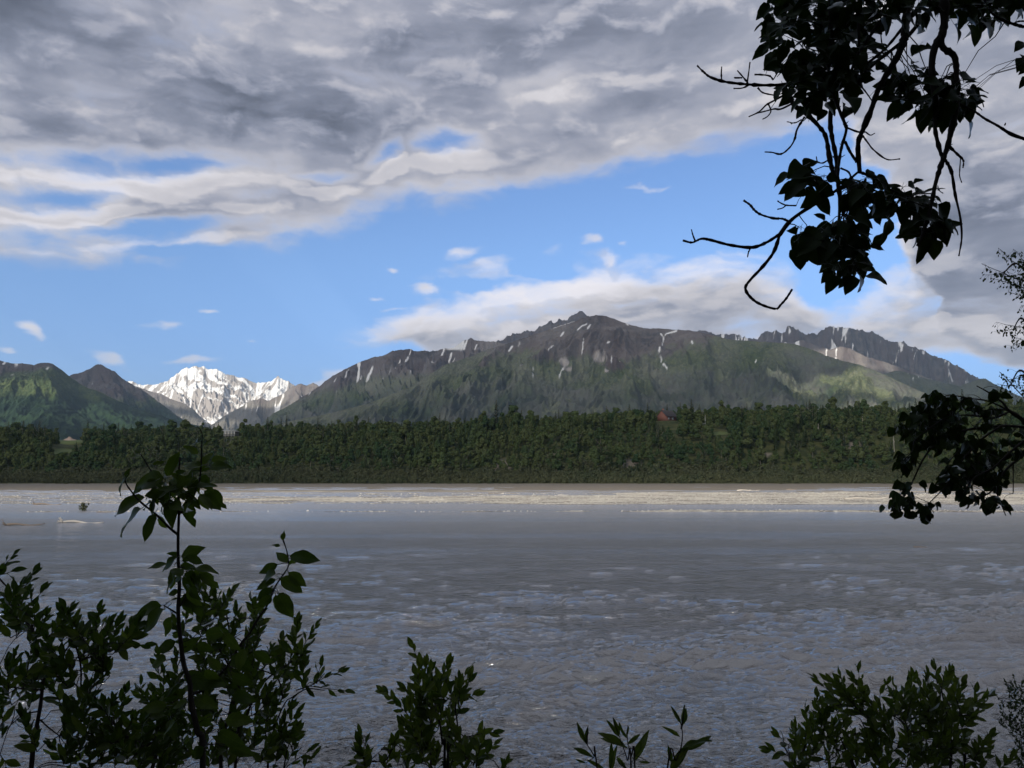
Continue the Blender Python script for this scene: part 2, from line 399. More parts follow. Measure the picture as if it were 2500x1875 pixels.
def f_brown(m):
    n = fbm(m['X'] / 450, m['Y'] / 450, 5, 53)
    line = np.interp(m['PX'], [660, 850, 1000, 1150, 1300], [990, 935, 915, 890, 870])
    gy = gully(m, 1.1)
    snow = sstep(0.66, 0.73, gy + 0.2 * n) * sstep(0.04, 0.12, fbm(m['L'] / 330, m['D'] / 330, 3, 58)) * sstep(20, -10, m['SC'] - line)
    snow = np.maximum(snow, sstep(856, 852, m['SC']) * sstep(1080, 1100, m['PX']) * sstep(1140, 1125, m['PX']) * 0.9)
    return dict(veg=sstep(-8, 22, m['SC'] - line + 26 * n - 10 * (m['R2'] - .55) - 18 * (m['S'] - .5)), snow=snow, scree=0.15 + 0.35 * n + 0.3 * sstep(1130, 1200, m['PX']), low=sstep(20, 60, m['SC'] - line + 20 * n))  # greener in gullies, the colour also standing in for relief shading
def f_crag(m):
    n = fbm(m['X'] / 200, m['Y'] / 200, 5, 63)
    snow = sstep(0.66, 0.70, gully(m, 1.2) * 0.5 + 0.18 + 0.5 * n)
    return dict(veg=m['Z'] * 0, snow=snow, scree=m['Z'] * 0 + 0.1, low=m['Z'] * 0)
def f_main(m):
    n = fbm(m['X'] / 420, m['Y'] / 420, 5, 73); nf = fbm(m['X'] / 90, m['Y'] / 90, 4, 77)
    line = np.interp(m['PX'], [700, 1000, 1200, 1320, 1420, 1560, 1640, 1700, 1760, 1850, 1960, 2500], [985, 900, 868, 862, 875, 878, 850, 838, 822, 815, 800, 780])
    veg = sstep(-6, 16, m['SC'] - line + 46 * n + 22 * nf - 10 * (m['R2'] - .55) - 20 * (m['S'] - .5))  # greenery favours gullies, doubling as painted relief shading
    streak = np.maximum(veg * 0, 0)
    gy = gully(m, 1.5)
    snow = sstep(0.80, 0.85, gy + 0.16 * nf) * sstep(0.14, 0.24, fbm(m['L'] / 420, m['D'] / 420, 3, 78)) * sstep(30, 0, m['SC'] - line) * sstep(1900, 1750, m['PX'])
    # the snow-filled couloirs and the snowfields that can be told apart
    def line_snow(pts, w, sn):
        nonlocal snow
        for (x0, y0), (x1, y1) in zip(pts[:-1], pts[1:]):
            ax, ay = m['PX'] - x0, m['SC'] - y0; bx, by = x1 - x0, y1 - y0
            k = np.clip((ax * bx + ay * by) / (bx * bx + by * by), 0, 1)
            d = np.hypot(ax - k * bx, ay - k * by)
            snow = np.maximum(snow, sn * sstep(w * 1.0, w * 0.5, d + 2.4 * nf))
    for pts, w in [([(1276, 822), (1303, 814)], 1.6), ([(1410, 805), (1420, 796), (1432, 791)], 2.4), ([(1352, 800), (1412, 780)], 1.5),
                   ([(1368, 821), (1376, 811)], 1.6), ([(1338, 852), (1350, 844)], 1.8), ([(1243, 856), (1250, 846)], 3.0), ([(1324, 866), (1334, 860)], 1.2),
                   ([(1420, 862), (1424, 828)], 1.4), ([(1483, 838), (1488, 833)], 2.0), ([(1491, 880), (1492, 868)], 1.6), ([(1300, 925), (1301, 900)], 1.2),
                   ([(1364, 922), (1367, 910), (1374, 900)], 1.6), ([(1613, 815), (1620, 825), (1626, 815), (1652, 808)], 2.2), ([(1620, 825), (1616, 842)], 2.0), ([(1609, 848), (1608, 858)], 2.6),
                   ([(1612, 870), (1613, 882)], 1.8), ([(1616, 888), (1626, 899)], 1.6), ([(1845, 878), (1842, 886)], 1.4), ([(1688, 834), (1690, 838)], 2.5)]:
        line_snow(pts, w, 1.0)
    scree = 0.18 + 0.3 * n
    for cx, cy_, rx, ry in [(1463, 872, 15, 15), (1378, 885, 12, 14), (1388, 900, 8, 6), (1478, 905, 5, 3), (1273, 891, 3, 2)]:
        dd = np.hypot((m['PX'] - cx) / rx, (m['SC'] - cy_) / ry)
        scree = np.maximum(scree, sstep(1.15, 0.8, dd + 0.9 * nf + 0.4 * n) * 1.0)
        veg = veg * (1 - sstep(1.15, 0.8, dd + 0.9 * nf + 0.4 * n))
    # open meadows among the woods
    low = sstep(40, 110, m['SC'] - line + 50 * n) * sstep(0.34, 0.12, fbm(m['X'] / 240, m['Y'] / 500, 4, 83) + 0.35 * sstep(1780, 2050, m['PX']) * sstep(0.2, -0.2, n))
    return dict(veg=veg, snow=snow, scree=scree, low=low)
def f_face(m):
    n = fbm(m['X'] / 260, m['Y'] / 260, 5, 93); nf = fbm(m['X'] / 90, m['Y'] / 90, 4, 97)
    snow = sstep(0.66, 0.72, gully(m, 1.0) * 0.62 + 0.36 * n + 0.14 * nf + 0.22) * sstep(0.0, 0.16, fbm(m['L'] / 500, m['D'] / 380, 3, 98) + 0.10)
    return dict(veg=0.5 * sstep(920, 960, m['SC'] + 30 * n), snow=snow * sstep(2420, 2300, m['PX']), scree=m['Z'] * 0 + 0.05, low=m['Z'] * 0)
def f_shelf(m):
    n = fbm(m['X'] / 260, m['Y'] / 260, 5, 103)
    snow = sstep(0.72, 0.78, gully(m, 1.1) * 0.5 + 0.4 * n + 0.2 + 0.16 * sstep(2120, 1980, m['PX']))
    return dict(veg=0.4 * sstep(2150, 2350, m['PX']) + 0.3 * n, snow=snow * sstep(2250, 2060, m['PX']), scree=0.22 + 0.4 * n, low=m['Z'] * 0)
def f_dark(m):
    n = fbm(m['X'] / 260, m['Y'] / 260, 5, 113)
    snow = sstep(0.78, 0.82, gully(m, 1.3) + 0.2 * n) * sstep(0.16, 0.26, fbm(m['L'] / 330, m['D'] / 330, 3, 118))
    return dict(veg=m['Z'] * 0 + 0.8 + 0.2 * n, snow=snow, scree=0.1 + 0.2 * n, low=m['Z'] * 0 + 0.3 + 0.5 * n)

A_ = [(-500, 850), (-300, 868), (-120, 872), (0, 879), (24, 886), (53, 887), (77, 889), (83, 891), (98, 886), (120, 885), (130, 888), (140, 895), (151, 903), (163, 912),
      (175, 922), (195, 936), (212, 946), (244, 956), (285, 977), (326, 995), (366, 1007), (407, 1019), (448, 1030), (520, 1048)]
B_ = [(60, 970), (140, 935), (175, 914), (195, 910), (212, 903), (228, 894), (240, 888), (252, 892), (260, 897), (281, 907), (293, 918), (309, 930), (326, 940), (346, 950),
      (366, 964), (387, 981), (407, 995), (427, 1009), (448, 1025), (500, 1050)]
C_ = [(200, 950), (280, 925), (326, 932), (346, 940), (366, 938), (387, 936), (407, 932), (419, 922), (435, 910), (450, 899), (464, 897), (474, 893), (482, 895), (488, 897), (498, 892),
      (505, 899), (517, 901), (529, 899), (545, 910), (561, 914), (578, 920), (594, 922), (610, 928), (627, 934), (643, 933), (659, 932), (671, 922), (677, 918),
      (692, 924), (708, 932), (720, 940), (752, 960), (820, 985), (900, 1000)]
C2_ = [(300, 935), (340, 945), (366, 955), (395, 962), (420, 975), (450, 985), (475, 1002), (490, 1017), (520, 1040)]
D_ = [(500, 1045), (535, 1024), (549, 1015), (570, 1003), (590, 991), (610, 979), (635, 973), (659, 977), (692, 960), (712, 944), (732, 936), (749, 940), (765, 934), (781, 944),
      (800, 962), (850, 990), (900, 1010)]
E_ = [(640, 1030), (669, 1008), (702, 992), (734, 971), (763, 953), (783, 939), (803, 923), (828, 908), (852, 896), (881, 882), (909, 873), (938, 866), (958, 857), (974, 854),
      (999, 851), (1011, 855), (1027, 857), (1039, 854), (1048, 857), (1068, 855), (1088, 849), (1105, 849), (1121, 839), (1137, 829), (1149, 825), (1157, 829),
      (1170, 831), (1190, 833), (1210, 833), (1227, 837), (1243, 839), (1300, 855), (1380, 880)]
F_ = [(1180, 850), (1222, 829), (1235, 823), (1251, 815), (1267, 813), (1277, 809), (1292, 807), (1308, 803), (1324, 792), (1345, 782), (1353, 786), (1361, 784), (1365, 778),
      (1385, 780), (1393, 772), (1402, 764), (1407, 762), (1414, 756), (1420, 760), (1438, 770), (1480, 792), (1560, 830)]
G_ = [(560, 1050), (700, 1030), (800, 1010), (900, 985), (1000, 945), (1088, 890), (1149, 870), (1190, 853), (1231, 841), (1267, 829), (1316, 813), (1353, 800), (1414, 780), (1434, 773),
      (1457, 769), (1479, 771), (1495, 777), (1520, 787), (1544, 794), (1568, 800), (1585, 802), (1609, 802), (1634, 804), (1666, 805), (1691, 807), (1715, 812),
      (1748, 820), (1772, 826), (1788, 829), (1829, 832), (1870, 835), (1910, 837), (1935, 839), (1967, 848), (1992, 857), (2016, 868), (2053, 879), (2094, 889),
      (2134, 903), (2175, 922), (2200, 934), (2259, 960), (2330, 996), (2400, 1030), (2500, 1070)]
H_ = [(1640, 830), (1703, 807), (1719, 805), (1735, 812), (1748, 816), (1758, 814), (1766, 818), (1772, 812), (1784, 814), (1796, 816), (1813, 822), (1829, 822), (1849, 828), (1857, 818),
      (1874, 807), (1886, 808), (1898, 807), (1910, 811), (1918, 808), (1922, 797), (1926, 793), (1935, 799), (1947, 806), (1959, 809), (1971, 816), (1984, 814), (1996, 816),
      (2004, 807), (2016, 800), (2028, 797), (2045, 798), (2065, 799), (2085, 804), (2110, 808), (2130, 809), (2146, 818), (2162, 830), (2178, 833), (2195, 836),
      (2206, 834), (2221, 843), (2238, 849), (2259, 857), (2280, 868), (2305, 876), (2322, 885), (2343, 895), (2364, 910), (2390, 924), (2440, 955), (2520, 995), (2600, 1030)]
I_ = [(1860, 832), (1935, 836), (1962, 828), (1990, 842), (2025, 853), (2050, 845), (2075, 850), (2110, 868), (2150, 880), (2190, 893), (2240, 912), (2300, 936), (2340, 948), (2400, 965), (2500, 1000)]
J_ = [(2100, 930), (2170, 908), (2195, 904), (2229, 914), (2259, 923), (2301, 933), (2343, 942), (2364, 933), (2390, 925), (2406, 923), (2423, 935), (2449, 946), (2474, 959), (2500, 971), (2600, 1000), (2800, 1040)]
mountain(A_, 6500, 3600, 520, 170, 101, amp=0.13, spur=700, jag=1.0, fn=f_green, prof=1.2, rough=22)
mountain(B_, 9000, 6600, 330, 150, 112, amp=0.20, spur=600, jag=1.6, fn=f_peak, prof=1.15, rough=30)
mountain(C_, 17000, 13000, 700, 260, 123, amp=0.20, spur=1900, jag=2.4, fn=f_snow, prof=1.05, rough=60, shear=0.6, ystretch=2.4)
mountain(C2_, 13000, 11200, 200, 110, 134, amp=0.16, spur=800, jag=0.8, fn=f_bare, prof=1.1, rough=25)
mountain(D_, 13000, 11000, 330, 120, 145, amp=0.20, spur=800, jag=1.8, fn=f_bare, prof=1.1, rough=30)
mountain(E_, 8600, 5800, 560, 170, 156, amp=0.17, spur=600, jag=1.6, fn=f_brown, prof=1.1, rough=55)
mountain(F_, 11500, 9500, 240, 80, 167, amp=0.3, spur=500, jag=4.0, fn=f_crag, prof=1.0, rough=50)
mountain(G_, [(560, 5200), (1000, 6000), (1250, 7000), (1470, 7400), (1700, 7000), (1950, 6400), (2250, 5600), (2500, 5200)], 3900, 980, 230, 178, amp=0.15, spur=800, jag=0.9, fn=f_main, prof=1.25, rough=52)
mountain(H_, 12000, 9800, 640, 150, 189, amp=0.30, spur=520, jag=3.4, fn=f_face, prof=1.0, rough=60)
mountain(I_, 10200, 8800, 320, 90, 190, amp=0.10, spur=700, jag=1.2, fn=f_shelf, prof=1.1, rough=24)
mountain(J_, 9200, 6500, 360, 90, 201, amp=0.14, spur=700, jag=1.0, fn=f_dark, prof=1.15, rough=24)
# ------------------------------------------------------------------ cloud deck overhead (unseen, added to shade the valley, holes shaped for sun patches)
def build_shade_deck():
    ZD = 6500.0
    sh = np.array([SUN_DIR.x, SUN_DIR.y]) / SUN_DIR.z
    xs = np.arange(-15500, 7000, 110.0); ys = np.arange(-14500, 6600, 110.0)
    X, Y = np.meshgrid(xs, ys)
    def pre(p):      # the spot on the deck that stands between the sun and p
        return np.array([p[0], p[1]]) + sh * (ZD - p[2])
    # shaded ground: keep the deck over these outlines
    nz = fbm(X / 1500, Y / 1500, 4, 5)
    GX, GY = X - sh[0] * (ZD - 350), Y - sh[1] * (ZD - 350)      # ground point (z = 350) shaded by each deck point
    keep = (GY > -3500) & (GY < 11400 + 900 * nz) | ((GY < 14200 + 500 * nz) & (GX / GY > -0.42) & (GX / GY < -0.1))
    keep |= (GY > 9000) & (GY < 16200) & (GX > -0.04 * GY)
    keep &= (GX > -9000) & (GX < 12000)
    def hole(px, py, Yd, rx, ry, rot=0.0, nzs=0.35):  # opening cut so that sun lands on the aimed spot
        nonlocal keep
        q = pre(at(px, py, Yd)); c, s = math.cos(rot), math.sin(rot)
        ax, ay = X - q[0], Y - q[1]
        u = (c * ax + s * ay) / rx; v = (-s * ax + c * ay) / ry
        keep &= (np.hypot(u, v) + nzs * fbm(X / 500, Y / 500, 3, int(px)) > 1)
    hole(70, 950, 5300, 1300, 720)
    hole(-250, 930, 5300, 900, 600)
    hole(2100, 900, 5600, 620, 400)
    hole(2210, 960, 5000, 520, 260)
    hole(2380, 1000, 1500, 300, 240)
    hole(2080, 872, 10000, 520, 260)
    hole(2330, 940, 10600, 420, 200)
    hole(720, 985, 12500, 500, 300)
    hole(430, 1000, 12300, 600, 350)
    # a slit cut to let the sun onto the gravel bars
    q = pre((150, 270, 0)); keep &= ~((np.abs(X - q[0]) < 420) & (np.abs(Y - q[1]) < 85))
    # nothing of it inside the picture
    d = Y * CP + (ZD - CAM_H) * SP; sxx = X / np.maximum(d, 1); syy = ((ZD - CAM_H) * CP - Y * SP) / np.maximum(d, 1)
    seen = (d > 0) & (np.abs(sxx) < 0.76) & (syy < 0.60)
    keep &= ~seen
    Z = ZD + 140 * fbm(X / 900, Y / 900, 5, 9) + 60 * ridged(X / 420, Y / 420, 3, 12)
    r, c = X.shape
    f = grid_faces(r, c); k = keep.ravel(); f = f[k[f].all(1)]
    used = np.unique(f); idx = np.full(r * c, -1); idx[used] = np.arange(len(used))
    V = np.stack([X, Y, Z], -1).reshape(-1, 3)[used]; f = idx[f]
    Vt = V + np.array([0, 0, 260.0]); n = len(V)
    def m(t, out):
        a = t.new('ShaderNodeBsdfDiffuse'); b = t.new('ShaderNodeBsdfTranslucent'); mx = t.new('ShaderNodeMixShader')
        tc = t.new('ShaderNodeTexCoord'); nn = t.noise(tc.outputs['Object'], 0.0009, 6, 0.6)
        t.put(a.inputs[0], (0.8, 0.8, 0.82)); t.put(b.inputs[0], t.mix(nn, (0.38, 0.46, 0.62, 1), (0.58, 0.68, 0.86, 1)))
        mx.inputs[0].default_value = 0.36
        t.l.new(a.outputs[0], mx.inputs[1]); t.l.new(b.outputs[0], mx.inputs[2])
        tp = t.new('ShaderNodeBsdfTransparent'); m2 = t.new('ShaderNodeMixShader'); m2.inputs[0].default_value = 0.24     # thin enough to let a little sun through
        t.l.new(mx.outputs[0], m2.inputs[1]); t.l.new(tp.outputs[0], m2.inputs[2]); return m2.outputs[0]
    me = mesh_np('cloud', V, f, [material('shade_cloud_layer', m)], True)
    return obj('cloud', me, kind='structure')  # out of sight, added and shaped for its shade
build_shade_deck()

# ------------------------------------------------------------------ far bank ground, gravel bars, water
def far_z(X, Y):
    """height of the ground beyond the river"""
    px = 1250 + X / Y * F * 1.007
    top = np.interp(px, [-900, 0, 250, 450, 700, 1000, 1300, 1650, 2000, 2300, 2500, 3400], [58, 58, 58, 58, 60, 60, 67, 76, 77, 77, 79, 80])
    steep = np.interp(px, [-900, 0, 300, 700, 1100, 1500, 2000, 2600, 3400], [260, 270, 300, 250, 190, 170, 140, 130, 130])
    y0 = 566 + 12 * fbm(X / 120, X * 0, 3, 3)
    t = np.clip((Y - y0) / steep, 0, 1)
    z = 4.2 + ((top - 3) * 0.72) * (t ** 0.85) * (1 - 0.06 * np.sin(t * 9)) + top * 0.28 * sstep(0, 1, (Y - y0 - steep) / 330.0)
    z = z + (9.0 * fbm(X / 120, Y / 120, 4, 6) * np.clip((Y - y0) / 60, 0, 1))
    shelf = np.clip((Y - 486) / 12, 0, 1)
    z = np.where(Y < y0, -0.5 + 1.1 * shelf + 3.6 * np.clip((Y - 500) / 66, 0, 1) ** 1.3 + 0.25 * fbm(X / 14, Y / 5, 3, 8), z)
    return z
def m_soil(t, out):
    tc = t.new('ShaderNodeTexCoord'); P = tc.outputs['Object']
    n = t.noise(P, 0.12, 6, 0.6); n2 = t.noise(P, 0.02, 4, 0.5)
    c = t.mix(t.ramp(n, 0.4, 0.6), (0.025, 0.034, 0.014, 1), (0.055, 0.06, 0.025, 1))
    ba = attr(t, 'bare')
    c = t.mix(ba, c, t.mix(n, (0.085, 0.075, 0.062, 1), (0.19, 0.168, 0.14, 1)))
    gr = attr(t, 'field'); c = t.mix(gr, c, (0.085, 0.11, 0.045, 1))
    return princ(t, c, 0.9, None, 0.1)
M_SOIL = material('woodland_soil', m_soil)
BARE = [(1225, 1143, 24, 26), (1540, 1132, 28, 12), (2085, 1088, 30, 9), (830, 1148, 40, 7), (265, 1150, 50, 6), (1870, 1110, 12, 7), (1350, 1110, 14, 6)]
FIELD = [(1722, 1046, 14, 10), (1755, 1058, 26, 5), (150, 1102, 34, 8), (170, 1078, 38, 7), (1000, 1045, 10, 4), (560, 1052, 46, 5)]
def proj(X, Y, Z):
    d = Y * CP + (Z - CAM_H) * SP
    return 1250 + F * X / d, H0 / 2 - F * (((Z - CAM_H) * CP - Y * SP) / d)
def patch(px, py, lst, grow=1.0):
    v = np.zeros_like(px)
    for cx, cy_, rx, ry in lst:
        v = np.maximum(v, 1.25 - np.hypot((px - cx) / (rx * grow), (py - cy_) / (ry * grow)))
    return v
def build_far_ground():
    ty = np.concatenate([np.linspace(478, 590, 34), np.linspace(594, 1000, 90), np.geomspace(1010, 16000, 40)])
    tx = np.concatenate([np.linspace(-3.0, -0.9, 16), np.linspace(-0.86, 0.86, 420), np.linspace(0.9, 3.0, 16)])
    Y, TX = np.meshgrid(ty, tx, indexing='ij'); X = TX * Y
    Z = far_z(X, Y)
    Z = np.where(Y > 1300, np.maximum(12, Z - (Y - 1300) * 0.012), Z)
    px, py = proj(X, Y, Z)
    nz = 0.5 * fbm(X / 16, Z / 8, 4, 31)
    bare = sstep(0.2, 0.6, patch(px, py, BARE) + nz)
    bare = np.maximum(bare, (Y < 502) * (0.75 + 0.25 * fbm(X / 30, Y / 6, 3, 33)))
    bare = np.maximum(bare, sstep(0.2, 0.5, patch(px, py, [(172, 1064, 34, 7)]) + nz))
    me = mesh_np('far_bank', np.stack([X, Y, Z], -1).reshape(-1, 3), grid_faces(*X.shape), [M_SOIL], True,
                 dict(bare=bare.ravel(), field=sstep(0.2, 0.6, patch(px, py, FIELD)).ravel()))
    obj('far_bank', me, kind='structure')
build_far_ground()

# gravel bars: a very low relief that the water surface cuts into streaks
STREAKS = [  # x0, x1, y, half height in the photo's pixels, crown height (m)
    (-900, 3400, 1184.0, 6.2, .50), (-900, 560, 1193, 4.0, .24), (500, 1300, 1199, 2.6, .25), (1200, 2000, 1193, 3.5, .3),
    (520, 1250, 1220.5, 4.2, .45), (1000, 2560, 1216, 5.5, .50), (1180, 2700, 1226, 5.6, .52), (1500, 2150, 1206, 3.0, .40), (1800, 2600, 1212, 4.0, .35),
    (1500, 3000, 1249.0, 1.5, .22), (2250, 3200, 1229, 3.0, .3), (1350, 2300, 1211.5, 1.6, .3), (2000, 2900, 1201, 1.6, .2)]
def bar_height(px, py, X, Y):
    h = np.full_like(px, -1.0)
    for x0, x1, y, hh, top in STREAKS:
        w = (x1 - x0) * 0.5; u = (px - (x0 + x1) / 2) / w
        v = (py - y + 1.1 * fbm(px / 140, px * 0 + y, 3, int(y))) / hh
        taper = np.clip((1 - np.abs(u)) * 5, 0, 1) ** 0.5
        h = np.maximum(h, top * (taper - v * v) * 1.0)
    return h + 0.30 * fbm(px / 80, py / 2.0, 4, 77) + 0.10 * fbm(px / 7, py / 0.6, 3, 79)
def m_gravel(t, out):
    tc = t.new('ShaderNodeTexCoord'); P = tc.outputs['Object']
    vo = t.new('ShaderNodeTexVoronoi'); t.l.new(P, vo.inputs['Vector']); vo.inputs['Scale'].default_value = 2.6
    n = t.noise(t.mapping(P, scl=(0.10, 0.5, 1)), 0.55, 6, 0.65); n2 = t.noise(P, 0.9, 5, 0.7)
    sepc = t.new('ShaderNodeSeparateColor'); t.l.new(vo.outputs['Color'], sepc.inputs[0])
    c = t.mix(t.ramp(n, 0.42, 0.58), (0.13, 0.115, 0.10, 1), (0.40, 0.37, 0.315, 1))
    c = t.mix(t.math('MULTIPLY', t.ramp(sepc.outputs[0], 0.55, 0.95), 0.7), c, (0.62, 0.60, 0.56, 1))
    c = t.mix(t.ramp(n2, 0.60, 0.72), c, (0.10, 0.09, 0.08, 1))
    wet = t.ramp(attr(t, 'high'), 0.0, 0.12); c = t.mix(wet, t.mul(c, (0.45, 0.45, 0.46, 1)), c)
    far = attr(t, 'silt'); c = t.mix(far, c, t.mix(n, (0.075, 0.066, 0.055, 1), (0.17, 0.150, 0.122, 1)))
    bp = t.new('ShaderNodeBump'); bp.inputs['Strength'].default_value = 1.0; bp.inputs['Distance'].default_value = 0.25
    t.put(bp.inputs['Height'], vo.outputs['Distance'])
    return princ(t, c, 0.75, bp.outputs[0], 0.25)
M_GRAVEL = material('river_gravel', m_gravel)
def build_bars():
    pys = np.concatenate([np.linspace(1256, 1195, 230), np.linspace(1194.6, 1178.2, 70)])
    depth = []
    for p in pys:
        x, y, z = ray(1250, p); depth.append(CAM_H / (-z) * y)
    depth = np.array(depth)
    tx = np.linspace(-1.05, 1.05, 760)
    Y, TX = np.meshgrid(depth, tx, indexing='ij'); X = TX * Y
    PXg = 1250 + TX * F * 1.007; PYg = np.broadcast_to(pys[:, None], Y.shape)
    Z = bar_height(PXg, PYg, X, Y)
    me = mesh_np('gravel_bar', np.stack([X, Y, Z], -1).reshape(-1, 3), grid_faces(*X.shape), [M_GRAVEL], True,
                 dict(high=Z.ravel(), silt=sstep(1206, 1196, PYg).ravel()))
    obj('gravel_bar', me, kind='structure')
build_bars()

def m_water(t, out):
    tc = t.new('ShaderNodeTexCoord'); P = tc.outputs['Object']
    sx = t.new('ShaderNodeSeparateXYZ'); t.l.new(P, sx.inputs[0])
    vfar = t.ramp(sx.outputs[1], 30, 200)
    mid = t.ramp(sx.outputs[1], 24, 150)
    big = t.noise(t.mapping(P, scl=(0.10, 1, 1)), 0.045, 4, 0.55)
    calm = t.ramp(big, 0.42, 0.60)
    hn = t.noise(t.mapping(P, scl=(0.40, 1, 1)), 1.5, 4, 0.6, 0.5)
    hf = t.noise(t.mapping(P, (9, 4, 0), scl=(0.45, 1, 1)), 5.5, 4, 0.6, 0.4)
    sharp = lambda v: t.math('SUBTRACT', 1.0, t.math('MULTIPLY', t.math('ABSOLUTE', t.math('SUBTRACT', v, 0.5)), 2.4))
    h = t.math('ADD', sharp(hn), t.math('MULTIPLY', sharp(hf), 0.34))
    bp = t.new('ShaderNodeBump'); t.put(bp.inputs['Height'], h); bp.inputs['Distance'].default_value = 0.40
    st = t.math('MULTIPLY', t.math('SUBTRACT', 1.0, t.math('MULTIPLY', calm, 0.62)), t.math('SUBTRACT', 1.0, t.math('MULTIPLY', mid, 0.60)))
    t.put(bp.inputs['Strength'], st)
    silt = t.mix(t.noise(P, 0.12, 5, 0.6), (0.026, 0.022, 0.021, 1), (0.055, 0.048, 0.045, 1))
    silt = t.mix(vfar, silt, (0.29, 0.28, 0.285, 1))  # brightness of sky-reflecting distant water put into its base colour
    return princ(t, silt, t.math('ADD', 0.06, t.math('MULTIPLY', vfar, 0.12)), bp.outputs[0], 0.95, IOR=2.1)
M_WATER = material('silty_water', m_water)
def build_water():
    near = np.linspace(1990, 1262, 430)
    far = np.concatenate([np.linspace(1260, 1184, 60), [1180, 1176]])
    pys = np.concatenate([near, far]); depth = []
    for p in pys:
        x, y, z = ray(1250, p); depth.append(CAM_H / (-z) * y)
    depth = np.array(depth)
    tx = np.concatenate([[-12, -6, -3, -1.8, -1.3], np.linspace(-1.0, 0.98, 700), [1.3, 1.8, 3, 6, 12]])
    Y, TX = np.meshgrid(depth, tx, indexing='ij'); X = TX * Y
    dY = np.abs(np.gradient(depth))[:, None] * np.ones_like(X)
    def lod(wl): return np.clip((wl / np.maximum(dY, 1e-3) - 1.6) / 2.0, 0, 1)
    wx = 0.8 * fbm(X / 5, Y / 4, 3, 201); wy = 0.6 * fbm(X / 5, Y / 4, 3, 205)
    energy = 0.55 + 0.9 * sstep(-0.25, 0.35, fbm(X / 16, Y / 8, 3, 208)) 
    energy = energy * np.interp(TX, [-0.8, -0.1, 0.7], [0.8, 1.0, 1.35]) * np.interp(Y, [20, 60, 150], [1.35, 0.8, 0.3])
    Z = np.zeros_like(X)
    for wl, amp, st, seed in [(6.5, .11, 1.9, 1), (2.9, .11, 1.8, 2), (1.35, .10, 1.9, 3), (0.62, .065, 1.9, 5), (0.30, .032, 1.8, 7)]:
        n = perlin((X + wx * min(1, wl)) / (wl * st), (Y + wy * min(1, wl)) / wl, 210 + seed * 7)
        c = (1 - np.abs(n) * 1.9) if seed % 2 else n * 1.6
        if seed == 2: c = (1 - np.abs(n) * 1.9)
        Z = Z + amp * c * lod(wl * 0.8) * (energy if wl > 0.6 else energy ** 0.5)
    Z = Z - 0.08 * lod(3)
    Z = np.where(np.abs(TX) > 1.2, 0, Z)
    me = mesh_np('river', np.stack([X, Y, Z], -1).reshape(-1, 3), grid_faces(*X.shape), [M_WATER], True)
    obj('river', me, kind='structure')
build_water()

# river bed below everything, so that nothing is open at the sides
def build_bed():
    V = [(-20000, -3000, -2.5), (20000, -3000, -2.5), (20000, 30000, -2.5), (-20000, 30000, -2.5)]
    me = mesh_np('river_bed', np.array(V), np.array([[0, 1, 2, 3]]), [M_SOIL], False)
    obj('river_bed', me, kind='structure')
build_bed()
# ------------------------------------------------------------------ far wood: tree kinds
R = np.random.RandomState(11)
def quads(C, Nrm, size, asp=1.0, rs=None):
    """leaf clumps: one bent quad each at C facing about Nrm"""
    rs = rs or R; n = len(C)
    Nrm = Nrm / np.maximum(np.linalg.norm(Nrm, axis=1, keepdims=True), 1e-6)
    r = rs.normal(size=(n, 3)); U = np.cross(Nrm, r); U /= np.maximum(np.linalg.norm(U, axis=1, keepdims=True), 1e-6)
    Vv = np.cross(Nrm, U); s = (np.asarray(size) * np.ones(n))[:, None]
    j = lambda: rs.uniform(.6, 1.15, (n, 1))
    a = C - U * s * j() - Vv * s * asp * j(); b = C + U * s * j() - Vv * s * asp * j()
    c = C + U * s * j() + Vv * s * asp * j(); d = C - U * s * j() + Vv * s * asp * j()
    V = np.stack([a, b, c, d], 1).reshape(-1, 3); f = np.arange(4 * n).reshape(n, 4)
    return V, f
def m_foliage(cols, name, trans=0.22):
    def fn(t, out):
        oi = t.new('ShaderNodeObjectInfo'); ge = t.new('ShaderNodeNewGeometry')
        n = t.noise(ge.outputs['Position'], 0.018, 3, 0.5); n2 = t.noise(ge.outputs['Position'], 0.9, 3, 0.6)
        c = t.mix(t.ramp(n, 0.38, 0.60), cols[0], cols[1])
        c = t.mix(t.ramp(oi.outputs['Random'], 0.05, 0.95, smooth=False), c, t.mix(t.ramp(oi.outputs['Random'], 0.3, 0.6), cols[2], cols[3]))
        c = t.mix(t.ramp(n2, 0.35, 0.7), t.mul(c, (0.62, 0.64, 0.66, 1)), c)
        a = t.new('ShaderNodeBsdfDiffuse'); b = t.new('ShaderNodeBsdfTranslucent'); mx = t.new('ShaderNodeMixShader')
        t.put(a.inputs[0], c); t.put(b.inputs[0], c); mx.inputs[0].default_value = trans
        t.l.new(a.outputs[0], mx.inputs[1]); t.l.new(b.outputs[0], mx.inputs[2]); return mx.outputs[0]
    return material(name, fn)
M_FOL = m_foliage([(0.048, 0.084, 0.040, 1), (0.086, 0.116, 0.046, 1), (0.036, 0.070, 0.038, 1), (0.098, 0.120, 0.052, 1)], 'far_foliage')
M_CON = m_foliage([(0.030, 0.050, 0.028, 1), (0.038, 0.060, 0.030, 1), (0.032, 0.052, 0.032, 1), (0.050, 0.07, 0.034, 1)], 'far_needles', 0.1)
M_SHR = m_foliage([(0.090, 0.112, 0.062, 1), (0.115, 0.125, 0.068, 1), (0.080, 0.100, 0.062, 1), (0.120, 0.130, 0.075, 1)], 'far_willow')
def m_bark(c0, c1):
    def fn(t, out):
        tc = t.new('ShaderNodeTexCoord'); n = t.noise(t.mapping(tc.outputs['Object'], scl=(1, 1, .3)), 9, 5, 0.6)
        return princ(t, t.mix(n, c0, c1), 0.85, None, 0.2)
    return fn
